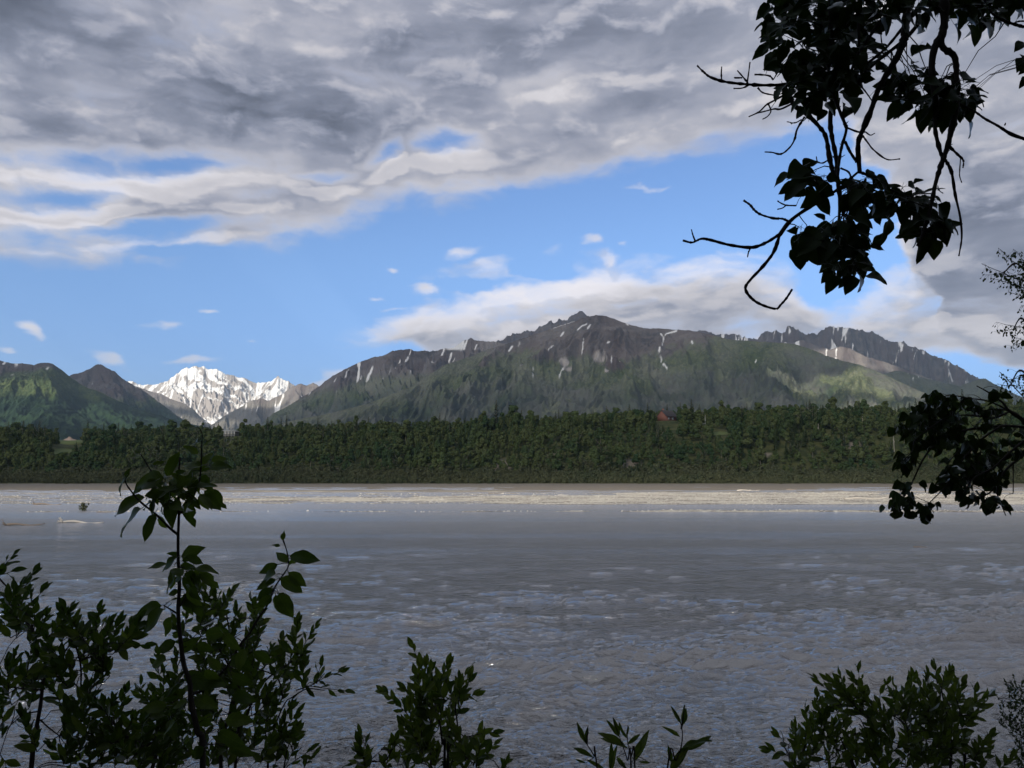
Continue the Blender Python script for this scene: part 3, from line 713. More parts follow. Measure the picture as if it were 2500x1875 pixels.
M_TRUNK = material('far_bark', m_bark((0.10, 0.09, 0.075, 1), (0.22, 0.20, 0.17, 1)))
M_DEAD = material('bleached_wood', m_bark((0.30, 0.28, 0.25, 1), (0.50, 0.47, 0.43, 1)))
M_LOG = material('weathered_log', m_bark((0.10, 0.08, 0.065, 1), (0.24, 0.20, 0.165, 1)))
def tubes(paths, sides=6):
    """paths: list of (points (n,3), radii) -> V, F"""
    Vs, Fs, o = [], [], 0
    for pts, rad in paths:
        P = np.asarray(pts, float); n = len(P); rad = np.asarray(rad, float) * np.ones(n)
        T = np.gradient(P, axis=0); T /= np.maximum(np.linalg.norm(T, axis=1, keepdims=True), 1e-9)
        a = np.array([0.0, 0.0, 1.0]) if abs(T[0][2]) < 0.9 else np.array([1.0, 0, 0])
        U = np.cross(T, a); U /= np.maximum(np.linalg.norm(U, axis=1, keepdims=True), 1e-9); W = np.cross(T, U)
        th = np.linspace(0, 2 * np.pi, sides, endpoint=False)
        ring = P[:, None, :] + rad[:, None, None] * (np.cos(th)[None, :, None] * U[:, None, :] + np.sin(th)[None, :, None] * W[:, None, :])
        Vs.append(ring.reshape(-1, 3))
        i = np.arange(n - 1)[:, None] * sides + np.arange(sides)[None, :]
        k = np.arange(n - 1)[:, None] * sides + (np.arange(sides)[None, :] + 1) % sides
        Fs.append(np.stack([i, k, k + sides, i + sides], -1).reshape(-1, 4) + o); o += n * sides
        # end cap
        e = o - sides
        if sides == 4 or sides == 6 or sides == 8:
            cap = [[e, e + 1, e + 2, e + 3]] + ([[e + 3, e + 4, e + 5, e]] if sides == 6 else []) + ([[e + 3, e + 4, e + 5, e + 6], [e + 6, e + 7, e, e + 3]] if sides == 8 else [])
            Fs.append(np.array(cap))
    return np.concatenate(Vs), np.concatenate(Fs)
def crown_broad(h, r, n, seed, size=0.42):
    rs = np.random.RandomState(seed); C, N = [], []
    lobes = 15
    for k in range(lobes):
        u = rs.rand(); zc = h * (0.30 + 0.58 * u); rr = r * (1.0 - 0.75 * abs(u - 0.32)) * rs.uniform(.55, 1.0)
        a = rs.rand() * 6.28; d = rr * rs.uniform(.35, .9)
        c = np.array([math.cos(a) * d, math.sin(a) * d, zc]); lr = r * rs.uniform(.30, .55) * (1.1 - .4 * u)
        m = n // lobes; v = rs.normal(size=(m, 3)); v /= np.linalg.norm(v, axis=1, keepdims=True)
        rad = lr * rs.uniform(.55, 1.08, (m, 1)) ; p = c + v * rad * [1, 1, 0.85]
        C.append(p); N.append(v * [1, 1, .8] + [0, 0, .35] + rs.normal(size=(m, 3)) * 0.28)
    return quads(np.concatenate(C), np.concatenate(N), size * rs.uniform(.6, 1.2, len(np.concatenate(C))), rs=rs)
def crown_conifer(h, r, n, seed):
    rs = np.random.RandomState(seed); z = rs.rand(n) ** 0.8 * 0.9; a = rs.rand(n) * 6.28
    tier = 0.75 + 0.25 * np.sin(z * 60 + a * 2)
    rad = r * (1 - z) ** 0.85 * tier * np.sqrt(rs.uniform(.25, 1, n)) * (0.8 + 0.3 * np.sin(a * 3 + seed))
    C = np.stack([np.cos(a) * rad, np.sin(a) * rad, h * (0.08 + z * 0.92) - rad * 0.25], 1)
    N = np.stack([np.cos(a) * .4, np.sin(a) * .4, np.ones(n)], 1) + rs.normal(size=(n, 3)) * .35
    return quads(C, N, 0.34 * (1.15 - z), 0.6, rs)
def crown_shrub(h, r, n, seed):
    rs = np.random.RandomState(seed); C = []
    for k in range(9):
        a = rs.rand() * 6.28; d = r * rs.uniform(.1, .9); hh = h * rs.uniform(.65, 1.05)
        t = rs.rand(n // 9) ** 0.7; w = 0.32 * r * (1.1 - t)
        C.append(np.stack([math.cos(a) * d * (0.4 + t) + rs.normal(size=n // 9) * w, math.sin(a) * d * (0.4 + t) + rs.normal(size=n // 9) * w, hh * t], 1))
    C = np.concatenate(C); return quads(C, rs.normal(size=C.shape) * .5 + [0, -.1, .55] + C * [.35, .35, 0], 0.19, 1.3, rs)
KINDS = []
def kind(crown, mat, trunk_h, trunk_r, tm=None, nm='crown'):
    V, f = crown; cm = mesh_np(nm, V, f, [mat], False)
    rs = np.random.RandomState(len(KINDS)); P = np.array([[0, 0, -1.5], [0, 0, trunk_h * .3], [.15, .1, trunk_h * .6], [.05, .2, trunk_h]])
    paths = [(P, [trunk_r, trunk_r * .85, trunk_r * .6, trunk_r * .25])]
    for k in range(5):
        z = trunk_h * rs.uniform(.3, .8); a = rs.rand() * 6.28; l = trunk_h * .25
        paths.append(([[.08, .05, z], [math.cos(a) * l * .5, math.sin(a) * l * .5, z + l * .35], [math.cos(a) * l, math.sin(a) * l, z + l]], [trunk_r * .45, trunk_r * .3, trunk_r * .1]))
    V2, f2 = tubes(paths); KINDS.append((cm, mesh_np('trunk', V2, f2, [tm or M_TRUNK], True)))
for s_ in range(4): kind(crown_broad(13.5 + s_ % 2 * 1.5, 4.4 - .3 * s_, 1200, 40 + s_, .55), M_FOL, 10.5, .2)
for s_ in range(2): kind(crown_broad(15.5, 3.0, 1000, 50 + s_, .5), M_FOL, 12, .18)
for s_ in range(2): kind(crown_conifer(15.5, 2.9 - .4 * s_, 1000, 60 + s_), M_CON, 14, .18)
for s_ in range(3): kind(crown_shrub(3.4, 1.7, 330, 70 + s_), M_SHR, 2.0, .05, nm='crown')

# ------------------------------------------------------------------ houses, pole, mound on the far bank
def ground_hit(px, py, y0=560, y1=1250):
    Y = np.arange(y0, y1, 2.0); x, y, z = ray(px, py); X = Y * x / y; Z = CAM_H + Y * z / y
    g = far_z(X, Y); k = np.argmax(g > Z); k = k if (g > Z).any() else len(Y) - 1
    return np.array([X[k], Y[k], g[k]])
def box(cx, cy_, cz, sx, sy, sz):
    V = np.array([(cx + i * sx / 2, cy_ + j * sy / 2, cz + k * sz / 2) for k in (-1, 1) for j in (-1, 1) for i in (-1, 1)], float)
    return V, np.array([[0, 2, 3, 1], [4, 5, 7, 6], [0, 1, 5, 4], [2, 6, 7, 3], [0, 4, 6, 2], [1, 3, 7, 5]])
def join(parts):
    Vs, Fs, o = [], [], 0
    for V, f in parts: Vs.append(V); Fs.append(f + o); o += len(V)
    return np.concatenate(Vs), np.concatenate(Fs)
def flat(name, c, rough=0.7, spec=0.3, nz=0.15, scale=3.0):
    def fn(t, out):
        tc = t.new('ShaderNodeTexCoord'); n = t.noise(tc.outputs['Object'], scale, 4, 0.6)
        return princ(t, t.mix(n, tuple(x * (1 - nz) for x in c), tuple(min(1, x * (1 + nz)) for x in c)), rough, None, spec)
    return material(name, fn)
M_RED = flat('red_brown_siding', (0.17, 0.075, 0.06)); M_ROOFB = flat('brown_shingle', (0.075, 0.06, 0.055)); M_WHITE = flat('white_trim', (0.62, 0.62, 0.60))
M_GLASS = flat('window_glass', (0.25, 0.28, 0.32), 0.08, 0.8); M_GREYW = flat('grey_siding', (0.13, 0.13, 0.12)); M_ROOFG = flat('grey_roof', (0.17, 0.18, 0.18)); M_DECK = flat('dark_timber', (0.06, 0.05, 0.045))
M_DIRT = flat('bare_dirt', (0.26, 0.20, 0.165), nz=0.3, scale=0.6)
def part(name, pc, mat, par, smooth=False): return obj(name, mesh_np(name, pc[0], pc[1], [mat], smooth), par)
def empty(name, loc, rz=0.0, sc=1.0, **kw):
    o = bpy.data.objects.new(name, None); COL.objects.link(o); o.location = loc; o.rotation_euler = (0, 0, rz); o.scale = (sc,) * 3
    o.empty_display_size = 0.2
    return tag(o, **kw)
HOUSE_AT = ground_hit(1629, 1050, 760); HOUSE2_AT = ground_hit(560, 1066, 700); POLE_AT = ground_hit(1722, 1036); MOUND_AT = ground_hit(172, 1062)
def build_houses():
    h = empty('house', HOUSE_AT, math.radians(38), 1.45, label='red-brown gabled house with white windows standing among the trees above the far bank', cat='house')
    part('foundation', box(0, 0, 0.6, 11.4, 8.4, 3.4), M_DECK, h)
    part('wall', (np.array([(-5.5, -4, 2.3), (5.5, -4, 2.3), (5.5, 4, 2.3), (-5.5, 4, 2.3), (-5.5, -4, 6.2), (5.5, -4, 6.2), (5.5, 4, 6.2), (-5.5, 4, 6.2), (-5.5, 0, 9.8), (5.5, 0, 9.8)], float),
         np.array([[0, 1, 5, 4], [1, 2, 6, 5], [2, 3, 7, 6], [3, 0, 4, 7], [4, 8, 8, 7], [5, 6, 9, 9], [0, 3, 2, 1]])), M_RED, h)
    for s in (-1, 1):
        r = part('roof', join([(np.array([(-6.2, s * 4.9, 5.5), (6.2, s * 4.9, 5.5), (6.2, 0, 10.05), (-6.2, 0, 10.05), (-6.2, s * 4.9, 5.75), (6.2, s * 4.9, 5.75), (6.2, 0, 10.3), (-6.2, 0, 10.3)], float),
                 np.array([[0, 1, 2, 3], [4, 5, 6, 7], [0, 1, 5, 4], [1, 2, 6, 5], [0, 3, 7, 4]]))]), M_ROOFB, h)
        if s == 1: part('chimney', box(-2.5, 1.2, 10.0, 1.0, 1.0, 3.0), M_RED, r)
    for (x, y, z, sx, sy, sz) in [(5.54, -1.9, 4.4, .12, 2.0, 2.2), (5.54, 1.6, 4.4, .12, 2.4, 2.6), (5.54, 0.2, 7.6, .12, 2.2, 1.8), (-2.5, -4.04, 4.4, 2.0, .12, 1.5), (1.6, -4.04, 4.4, 2.0, .12, 1.5)]:
        w = part('window', box(x, y, z, sx, sy, sz), M_WHITE, h)
        part('pane', box(x + (.05 if sx < 1 else 0), y - (.05 if sy < 1 else 0), z, max(sx - .4, .12), max(sy - .4, .12), sz - .4), M_GLASS, w)
    part('deck', box(5.5, -2.0, 2.25, 8, 14, .3), M_DECK, h)
    part('railing', join([box(9.4, -2.0 , 3.3, .1, 14, .12), box(9.4, -2.0, 2.9, .06, 14, .06)] + [box(9.4, -9 + i * 2, 2.8, .12, .12, 1.1) for i in range(8)]), M_WHITE, h)
    for y in (-8, -3, 2, 4.6): part('post', box(9.0, y, 0.2, .3, .3, 4), M_DECK, h)
    h = empty('house', HOUSE2_AT, math.radians(-8), 1.3, label='low grey house with shallow hipped roof and pale posts on the slope beyond the sapling', cat='house')
    part('wall', box(0, 0, 2.8, 17, 9, 5.8), M_GREYW, h)
    z0 = 5.75
    part('roof', (np.array([(-10, -6, z0), (10, -6, z0), (10, 6, z0), (-10, 6, z0), (-5, 0, z0 + 2.2), (5, 0, z0 + 2.2)], float), np.array([[0, 1, 5, 4], [2, 3, 4, 5], [1, 2, 5, 5], [3, 0, 4, 4], [3, 2, 1, 0]])), M_ROOFG, h)
    part('fascia', join([box(0, -6.02, z0 - .05, 20.1, .1, .4), box(-10.02, 0, z0 - .05, .1, 12.1, .4), box(10.02, 0, z0 - .05, .1, 12.1, .4)]), M_WHITE, h)
    for i in range(6): part('post', box(-9.0 + 3.6 * i, -5.6, 2.6, .35, .35, 5.8), M_WHITE, h)
    part('balcony', box(0, -5.2, 2.6, 19, 2.4, .25), M_WHITE, h)
    for i in range(5):
        for z in (1.3, 4.2):
            w = part('window', box(-6.6 + 3.3 * i, -4.55, z, 2.2, .12, 1.5), M_WHITE, h); part('pane', box(-6.6 + 3.3 * i, -4.6, z, 1.9, .12, 1.2), M_GLASS, w)
    V, f = tubes([([(0, 0, 0), (0, 0, 5.5), (.03, 0, 9.0)], [.16, .12, .07])], 8)
    p = empty('white_pole', POLE_AT, label='tall thin white pole standing in the clearing right of the red-brown house', cat='pole')
    part('shaft', (V, f), M_WHITE, p, True); part('finial', box(0.03, 0, 9.1, .22, .22, .22), M_WHITE, p); part('crossbar', box(-2.2, 0, .5, 4.6, .12, .25), M_WHITE, p)
    n = 26; th, rr = np.meshgrid(np.linspace(0, 6.2832, n), np.linspace(0, 1, 10)); X = np.cos(th) * rr * 22; Y = np.sin(th) * rr * 11
    Z = 7.5 * (1 - rr) ** 0.9 * (1 + .7 * fbm(X / 7, Y / 7, 3, 4)) - 2.5 * rr
    tag(part('dirt_mound', (np.stack([X + MOUND_AT[0], Y + MOUND_AT[1], Z + MOUND_AT[2]], -1).reshape(-1, 3), grid_faces(10, n)), M_DIRT, None, True), label='heap of bare reddish dirt beside a cleared lot in the woods', cat='dirt heap')
build_houses()

# ------------------------------------------------------------------ planting the far wood
def tree_thing(k, loc, rz, sc, name, label, cat, group=None, zs=1.0):
    o = empty(name, loc, rz, sc, label=label, cat=cat, group=group); o.scale = (sc, sc, sc * zs)
    obj('crown', KINDS[k][0], o); obj('trunk', KINDS[k][1], o)
    return o
def plant_far():
    rs = np.random.RandomState(5); pts = []
    keepout = [(HOUSE_AT, 1629, 1040, 30, 30), (HOUSE2_AT, 562, 1069, 30, 30), (POLE_AT, 1722, 1036, 10, 22), (MOUND_AT, 172, 1083, 34, 30), (ground_hit(150, 1102), 150, 1106, 24, 8), (ground_hit(1760, 1056), 1762, 1060, 20, 10)]
    gap = 7.4; ys = np.arange(570, 1180, gap)
    for i, y in enumerate(ys):
        g = gap * (1 if y < 860 else 1.35)
        if y > 960 and i % 2: continue
        n = int(1.62 * y / g); xs = (np.arange(n) / n - 0.5) * 1.62 * y + rs.uniform(-.5, .5, n) * g * .9
        yy = y + rs.uniform(-.5, .5, n) * gap * .9
        pts.append(np.stack([xs, yy], 1))
    P = np.concatenate(pts); Z = far_z(P[:, 0], P[:, 1]); px, py = proj(P[:, 0], P[:, 1], Z)
    n = len(P)
    dens = fbm(P[:, 0] / 45, P[:, 1] / 45, 3, 61)
    con = fbm(P[:, 0] / 60, P[:, 1] / 60, 3, 66) + 0.10 + 0.0 * px
    kindv = rs.choice([0, 1, 2, 3, 0, 1, 2, 3, 4, 5], n); isc = rs.rand(n) < sstep(0.12, 0.5, con) * 0.7 + 0.05
    kindv[isc] = rs.choice([6, 7], isc.sum())
    sc = rs.uniform(.50, 1.0, n) * np.interp(P[:, 1], [565, 650, 1000], [.72, .92, 1.0]) * (1 + .85 * dens) * 1.14
    sc *= np.where(rs.rand(n) < .06, 1.35, 1.0) * np.where(isc, 1.22, 1.0)
    ok = rs.rand(n) < .93
    ok &= patch(px, py, BARE, 0.8) + 0.25 * rs.normal(size=n) < 0.55
    ok &= patch(px, py, FIELD) < 0.45
    topy = py - 14 * sc / P[:, 1] * F
    for q, cx, cy_, rx, ry in keepout:
        near = P[:, 1] < q[1] + 6
        ok &= ~(near & (np.abs(px - cx) < rx) & (py > cy_ - ry - 4) & (topy < cy_ - 4))
        ok &= ~(np.hypot(P[:, 0] - q[0], P[:, 1] - q[1]) < 12)
    P, Z, px, py, kindv, sc = P[ok], Z[ok], px[ok], py[ok], kindv[ok], sc[ok]; n = len(P)
    rot = rs.rand(n) * 6.28
    # the trees that show largest stand as things of their own: the front row at the foot of the bank and the skyline
    topy = py - 14 * sc / P[:, 1] * F
    vis = np.abs(px - 1250) < 1240
    single = np.zeros(n, bool)
    bins = (px / 34).astype(int)
    for b in range(0, 74):
        c = np.where(vis & (bins == b))[0]
        if len(c) == 0: continue
        single[c[np.argmin(topy[c])]] = True                     # breaks the skyline
        f_ = c[P[c, 1] < 605]
        if len(f_): single[f_[np.argmax(sc[f_])]] = True
        m_ = c[(P[c, 1] > 605) & (P[c, 1] < 800)]
        if len(m_): single[m_[np.argmax(sc[m_])]] = True
    marks = [(150, 'at the far left, under the green lit hill'), (300, 'left of the sapling, under the dark pointed peak'), (560, 'under the snowy peak'), (800, 'under the big mountain\'s long left shoulder'),
             (1080, 'below the brown ridge left of the summit'), (1330, 'below the snow-flecked left flank of the summit'), (1500, 'straight below the main summit'), (1620, 'beside the red-brown house'),
             (1780, 'near the white pole and its clearing'), (1960, 'below the green slope right of the summit'), (2160, 'left of the drooping branch below the crags'), (2700, 'at the far right, behind the drooping branch')]
    for i in np.where(single)[0]:
        con_ = kindv[i] in (6, 7); wher = next(t_ for x_, t_ in marks if px[i] < x_)
        row = 'on the skyline' if P[i, 1] > 860 else ('at the foot' if P[i, 1] < 606 else 'halfway up')
        shp = ('tall ' if sc[i] > .95 else 'small ' if sc[i] < .65 else '') + ('dark spruce' if con_ else 'slim leafy tree' if kindv[i] in (4, 5) else 'round leafy tree')
        lab = shp + ' ' + row + ' ' + wher
        tree_thing(int(kindv[i]), (P[i, 0], P[i, 1], Z[i] - .2), rot[i], float(sc[i]) * 1.08, 'spruce_tree' if con_ else 'broadleaf_tree', lab, 'tree', 'trees of the far wood')
    m = ~single
    # willow thicket along the shore
    sn = 5600; X = (rs.rand(sn) - .5) * 1.64 * 560; edge_ = 503 + 13 * fbm(X / 60, X * 0, 3, 71); Y = edge_ + rs.rand(sn) ** 1.15 * 72
    sP = np.stack([X, Y], 1); sZ = far_z(X, Y); spx, spy = proj(X, Y, sZ)
    hgt = rs.uniform(.6, 1.35, sn) * (1 + .5 * fbm(X / 22, Y / 22, 3, 73)) * np.interp(Y, [500, 530, 575], [.7, 1.25, 1.7])
    okk = patch(spx, spy, BARE, 0.7) < 0.6; sP, sZ, hgt = sP[okk], sZ[okk], hgt[okk]
    crowns = {}
    for o in COL.objects:
        if o.name.startswith('crown'): crowns.setdefault(o.data.name, o)
    def mass(name, label, P_, Z_, kv, s_, kinds):
        me = bpy.data.meshes.new(name); me.vertices.add(len(P_))
        me.vertices.foreach_set('co', np.column_stack([P_, Z_ - .2]).astype(np.float32).ravel())
        for an, v, ty in (('kind_of', kv, 'INT'), ('turn', rs.rand(len(P_)) * 6.28, 'FLOAT'), ('size_of', s_, 'FLOAT')):
            A_ = me.attributes.new(an, ty, 'POINT'); A_.data.foreach_set('value', np.asarray(v, dtype=np.int32 if ty == 'INT' else np.float32))
        o = obj(name, me, label=label, cat='woodland', kind='stuff')
        ng = bpy.data.node_groups.new(name + '_planting', 'GeometryNodeTree')
        ng.interface.new_socket('Geometry', in_out='INPUT', socket_type='NodeSocketGeometry'); ng.interface.new_socket('Geometry', in_out='OUTPUT', socket_type='NodeSocketGeometry')
        gi = ng.nodes.new('NodeGroupInput'); go = ng.nodes.new('NodeGroupOutput'); jn = ng.nodes.new('GeometryNodeJoinGeometry')
        def na(nm, ty):
            x = ng.nodes.new('GeometryNodeInputNamedAttribute'); x.data_type = ty; x.inputs[0].default_value = nm; return x.outputs[0]
        ka, ta, sa = na('kind_of', 'INT'), na('turn', 'FLOAT'), na('size_of', 'FLOAT')
        cb = ng.nodes.new('ShaderNodeCombineXYZ'); ng.links.new(ta, cb.inputs[2])
        for k in kinds:
            cp = ng.nodes.new('FunctionNodeCompare'); cp.data_type = 'INT'; cp.operation = 'EQUAL'
            ng.links.new(ka, cp.inputs[2]); cp.inputs[3].default_value = k
            src = crowns[KINDS[k][0].name]
            ob = ng.nodes.new('GeometryNodeObjectInfo'); ob.inputs[0].default_value = src; ob.inputs[1].default_value = True; ob.transform_space = 'ORIGINAL'
            ip = ng.nodes.new('GeometryNodeInstanceOnPoints')
            ng.links.new(gi.outputs[0], ip.inputs['Points']); ng.links.new(cp.outputs[0], ip.inputs['Selection']); ng.links.new(ob.outputs['Geometry'], ip.inputs['Instance'])
            ng.links.new(cb.outputs[0], ip.inputs['Rotation']); ng.links.new(sa, ip.inputs['Scale']); ng.links.new(ip.outputs[0], jn.inputs[0])
        ng.links.new(jn.outputs[0], go.inputs[0])
        md = o.modifiers.new('planting', 'NODES'); md.node_group = ng
    global MASS; MASS = (mass, crowns)
    # lone shrubs that can be told apart
    for (px_, py_, s_, lab) in [(1772, 1176, 1.75, 'round dark willow bush standing out of the thicket at the far shore'), (203, 1247, .55, 'small pale bush growing out of the shallows left of the sapling'),
                                (1560, 1181, .5, 'low tuft of willow on the silt in the middle of the far shore'), (1905, 1186, .6, 'low olive tuft on the silt bar toward the right of the far shore'), (60, 1176, 1.2, 'tall willow bush at the left end of the far shore')]:
        x, y, z = ray(px_, py_); d = CAM_H / (-z) * y if py_ > 1200 else None
        p = np.array([x / y * d, d, 0.0]) if d else ground_hit(px_, py_, 500)
        tree_thing(8 + len(lab) % 3, p, 1.0, s_, 'willow_bush', lab, 'bush')
    for o in COL.objects:
        if o.name.startswith('crown'): crowns.setdefault(o.data.name, o)
    have = [k for k in range(8) if KINDS[k][0].name in crowns]
    mass('wood', 'dense dark green wood of broad-leaved trees and spruces covering the far bank', P[m], Z[m], kindv[m], sc[m], have)
    have = [k for k in (8, 9, 10) if KINDS[k][0].name in crowns]
    mass('willow_thicket', 'low belt of grey-green willows along the far shore', sP, sZ, rs.choice(have, len(sP)), hgt, have)
    # unseen trees added behind the viewpoint to block sun and darken reflections
    bn = 420; bx = rs.uniform(-95, 95, bn); by = rs.uniform(-60, -5.5, bn); by[:60] = rs.uniform(-9, -5, 60); bx[:60] = rs.uniform(-30, 30, 60)
    bz = np.interp(by, [-60, 0], [7.6, 7.4]); hv = [k for k in range(6) if KINDS[k][0].name in crowns]
    mass('unseen_shade_wood', 'unseen trees added behind the viewpoint to shade the near bank', np.stack([bx, by], 1), bz, rs.choice(hv, bn), rs.uniform(.8, 1.3, bn), hv)
    # dead pale trunks
    for i, (a, b, c, lab) in enumerate([(532, 1096, 14, 'bare pale dead trunk standing in the wood just right of the tall sapling'), (946, 1032, 14, 'thin white dead trunk on the skyline left of the middle'),
                                        (2098, 1042, 22, 'tall thin dead trunk in the wood left of the drooping branch'), (2172, 1092, 26, 'tall pale dead trunk seen just beside the drooping branch'), (1990, 1058, 15, 'short pale snag near the upper edge of the wood right of the pole'),
                                        (398, 1096, 9, 'short whitish snag in the wood just left of the sapling')]):
        g = ground_hit(a, b); hh = c / F * g[1] * 1.25; g2 = g + np.array([0, -7.0, 0]); g2[2] = far_z(np.array([g2[0]]), np.array([g2[1]]))[0]
        o = empty('dead_tree', g2, label=lab, cat='dead tree')
        V, f = tubes([([(0, 0, -1), (.1, 0, hh * .6), (.3, .1, hh + 3)], [.24, .18, .06])], 6); part('trunk', (V, f), M_DEAD, o, True)
        V, f = tubes([([(.1, 0, hh * .6), (.9, .2, hh * .8)], [.1, .04]), ([(.15, 0, hh * .8), (-.7, .2, hh * .95)], [.1, .03])], 6); part('limb', (V, f), M_DEAD, o, True)
plant_far()

# ------------------------------------------------------------------ driftwood and cobbles on the bars
def driftwood():
    data = [  # px, py, length px, tilt, roots?, bleached?, label
        (1195, 1206, 34, 8, 1, 0, 'brown root wad lying on the gravel left of the middle'), (1107, 1214, 22, -4, 1, 0, 'small brown root lump at the left end of the bright gravel bar'),
        (1567, 1210, 30, -14, 0, 0, 'short dark log lying on the pale gravel below the red-brown house'), (1362, 1209, 26, 3, 0, 1, 'short bleached log at the edge of the gravel bar in the middle'),
        (2062, 1222, 110, 5, 1, 1, 'long bleached tree with its roots up on the brightest gravel'), (1240, 1205, 20, 2, 0, 0, 'thin dark stick just right of the brown root wad'),
        (85, 1232, 70, 0, 1, 0, 'dark stump with a long low log in the shallows near the left edge'), (150, 1276, 110, -1, 1, 1, 'pale lump with a long thin log trailing right in the left shallows'),
        (12, 1283, 90, 2, 1, 0, 'tangled root wad with a log at the very left edge of the water'), (1800, 1198, 60, 1, 0, 1, 'pale slim log on the far side of the right bar'),
        (1920, 1196, 46, -5, 0, 0, 'dark thin branch on the far gravel toward the right'), (2230, 1336, 34, 0, 0, 0, 'thin dark stick floating below the drooping branch'), (235, 1251, 40, 0, 0, 0, 'low dark log beside the small pale bush in the shallows')]
    for i, (px, py, lp, tilt, roots, pale, lab) in enumerate(data):
        rs = np.random.RandomState(300 + i); x, y, z = ray(px, py); d = CAM_H / (-z) * y; L = lp / F * d; r = max(.07, min(.22, L * .030))
        h0 = float(bar_height(np.array([[px * 1.0]]), np.array([[py * 1.0]]), 0, 0)[0, 0]); h0 = max(h0, 0.0) + r * .5
        o = empty('driftwood', (x / y * d, d, h0), rs.uniform(-.25, .25), label=lab, cat='driftwood'); M = M_DEAD if pale else M_LOG
        n = 9; t = np.linspace(0, 1, n); P = np.stack([t * L, .04 * L * np.sin(t * 4 + i), L * math.tan(math.radians(tilt)) * t * .4 + .02 * L * np.sin(t * 7)], 1)
        part('log', tubes([(P, r * (1 - .65 * t) * (1 + .15 * rs.normal(size=n)))], 8), M, o, True)
        if roots:
            pt = []
            for k in range(9):
                a = rs.rand() * 6.28; l = rs.uniform(1.6, 4.2) * r; e = np.array([-l * .5, math.cos(a) * l * .6, abs(math.sin(a)) * l])
                pt.append((np.array([[.1, 0, 0], e * .5 + rs.normal(size=3) * .1 * l, e, e * 1.3 + rs.normal(size=3) * .2 * l]), np.array([.55, .35, .22, .08]) * r))
            part('roots', tubes(pt, 6), M, o, True)
        else:
            part('stub', tubes([([(L * .5, 0, 0), (L * .56, .05, r * 1.6), (L * .6, .08, r * 2.6)], [r * .4, r * .3, r * .1])], 6), M, o, True)
driftwood()
def cobbles():
    rs = np.random.RandomState(9); n = 16000
    py = rs.uniform(1203, 1254, n); px = rs.uniform(-60, 2560, n)
    h = bar_height(px[:, None], py[:, None], 0, 0)[:, 0]; k = (h > -0.03) & (h < 0.5); px, py, h = px[k], py[k], h[k]
    dx = (px - W0 / 2) / F; dy = (H0 / 2 - py) / F; y = CP - SP * dy; z = SP + CP * dy; d = CAM_H / (-z) * y
    X = dx / y * d; n = len(X); s = rs.uniform(.08, .22, n) * np.where(rs.rand(n) < .08, 1.7, 1)
    ico = np.array([(1, 0, 0), (-1, 0, 0), (0, 1, 0), (0, -1, 0), (0, 0, 1), (0, 0, -1)], float)
    tri = np.array([[0, 2, 4], [2, 1, 4], [1, 3, 4], [3, 0, 4]])
    V = X[:, None] * 0; V = np.stack([X, d, h], 1)[:, None, :] + ico[None] * s[:, None, None] * rs.uniform(.6, 1.3, (n, 6, 3)) * [1.2, 1, .75]
    f = tri[None] + np.arange(n)[:, None, None] * 6
    obj('cobbles', mesh_np('cobbles', V.reshape(-1, 3), f.reshape(-1, 3), [flat('pale_cobble', (0.47, 0.45, 0.40), 0.7, 0.3, 0.3, 4.0)], False), kind='stuff', label='pale cobbles scattered over the gravel bars', cat='cobbles')
cobbles()
# ------------------------------------------------------------------ near bank
def bank_z(X, Y):
    z = np.interp(Y, [-60, 0, 1.6, 2.6, 4.5, 7, 9.5, 12, 14.5, 18], [7.6, 7.4, 7.35, 7.1, 5.7, 3.9, 2.0, 0.5, -0.8, -2.2])
    return z + 0.18 * fbm(X / 2.5, Y / 2.5, 4, 401) + 0.5 * fbm(X / 14, Y / 14, 2, 405) * np.clip((np.abs(Y) - 1) / 4, 0, 1)
def build_bank():
    ys = np.concatenate([[-60, -40, -25, -15, -10], np.linspace(-7, 18, 100)]); xs = np.concatenate([[-400, -150, -70], np.linspace(-35, 35, 150), [70, 150, 400]])
    X, Y = np.meshgrid(xs, ys); Z = bank_z(X, Y)
    def fn(t, out):
        tc = t.new('ShaderNodeTexCoord'); n = t.noise(tc.outputs['Object'], 3.0, 6, 0.6)
        return princ(t, t.mix(n, (0.03, 0.035, 0.018, 1), (0.09, 0.075, 0.055, 1)), 0.9, None, 0.2)
    obj('river_bank', mesh_np('river_bank', np.stack([X, Y, Z], -1).reshape(-1, 3), grid_faces(*X.shape), [material('bank_earth', fn)], True), kind='structure')
build_bank()

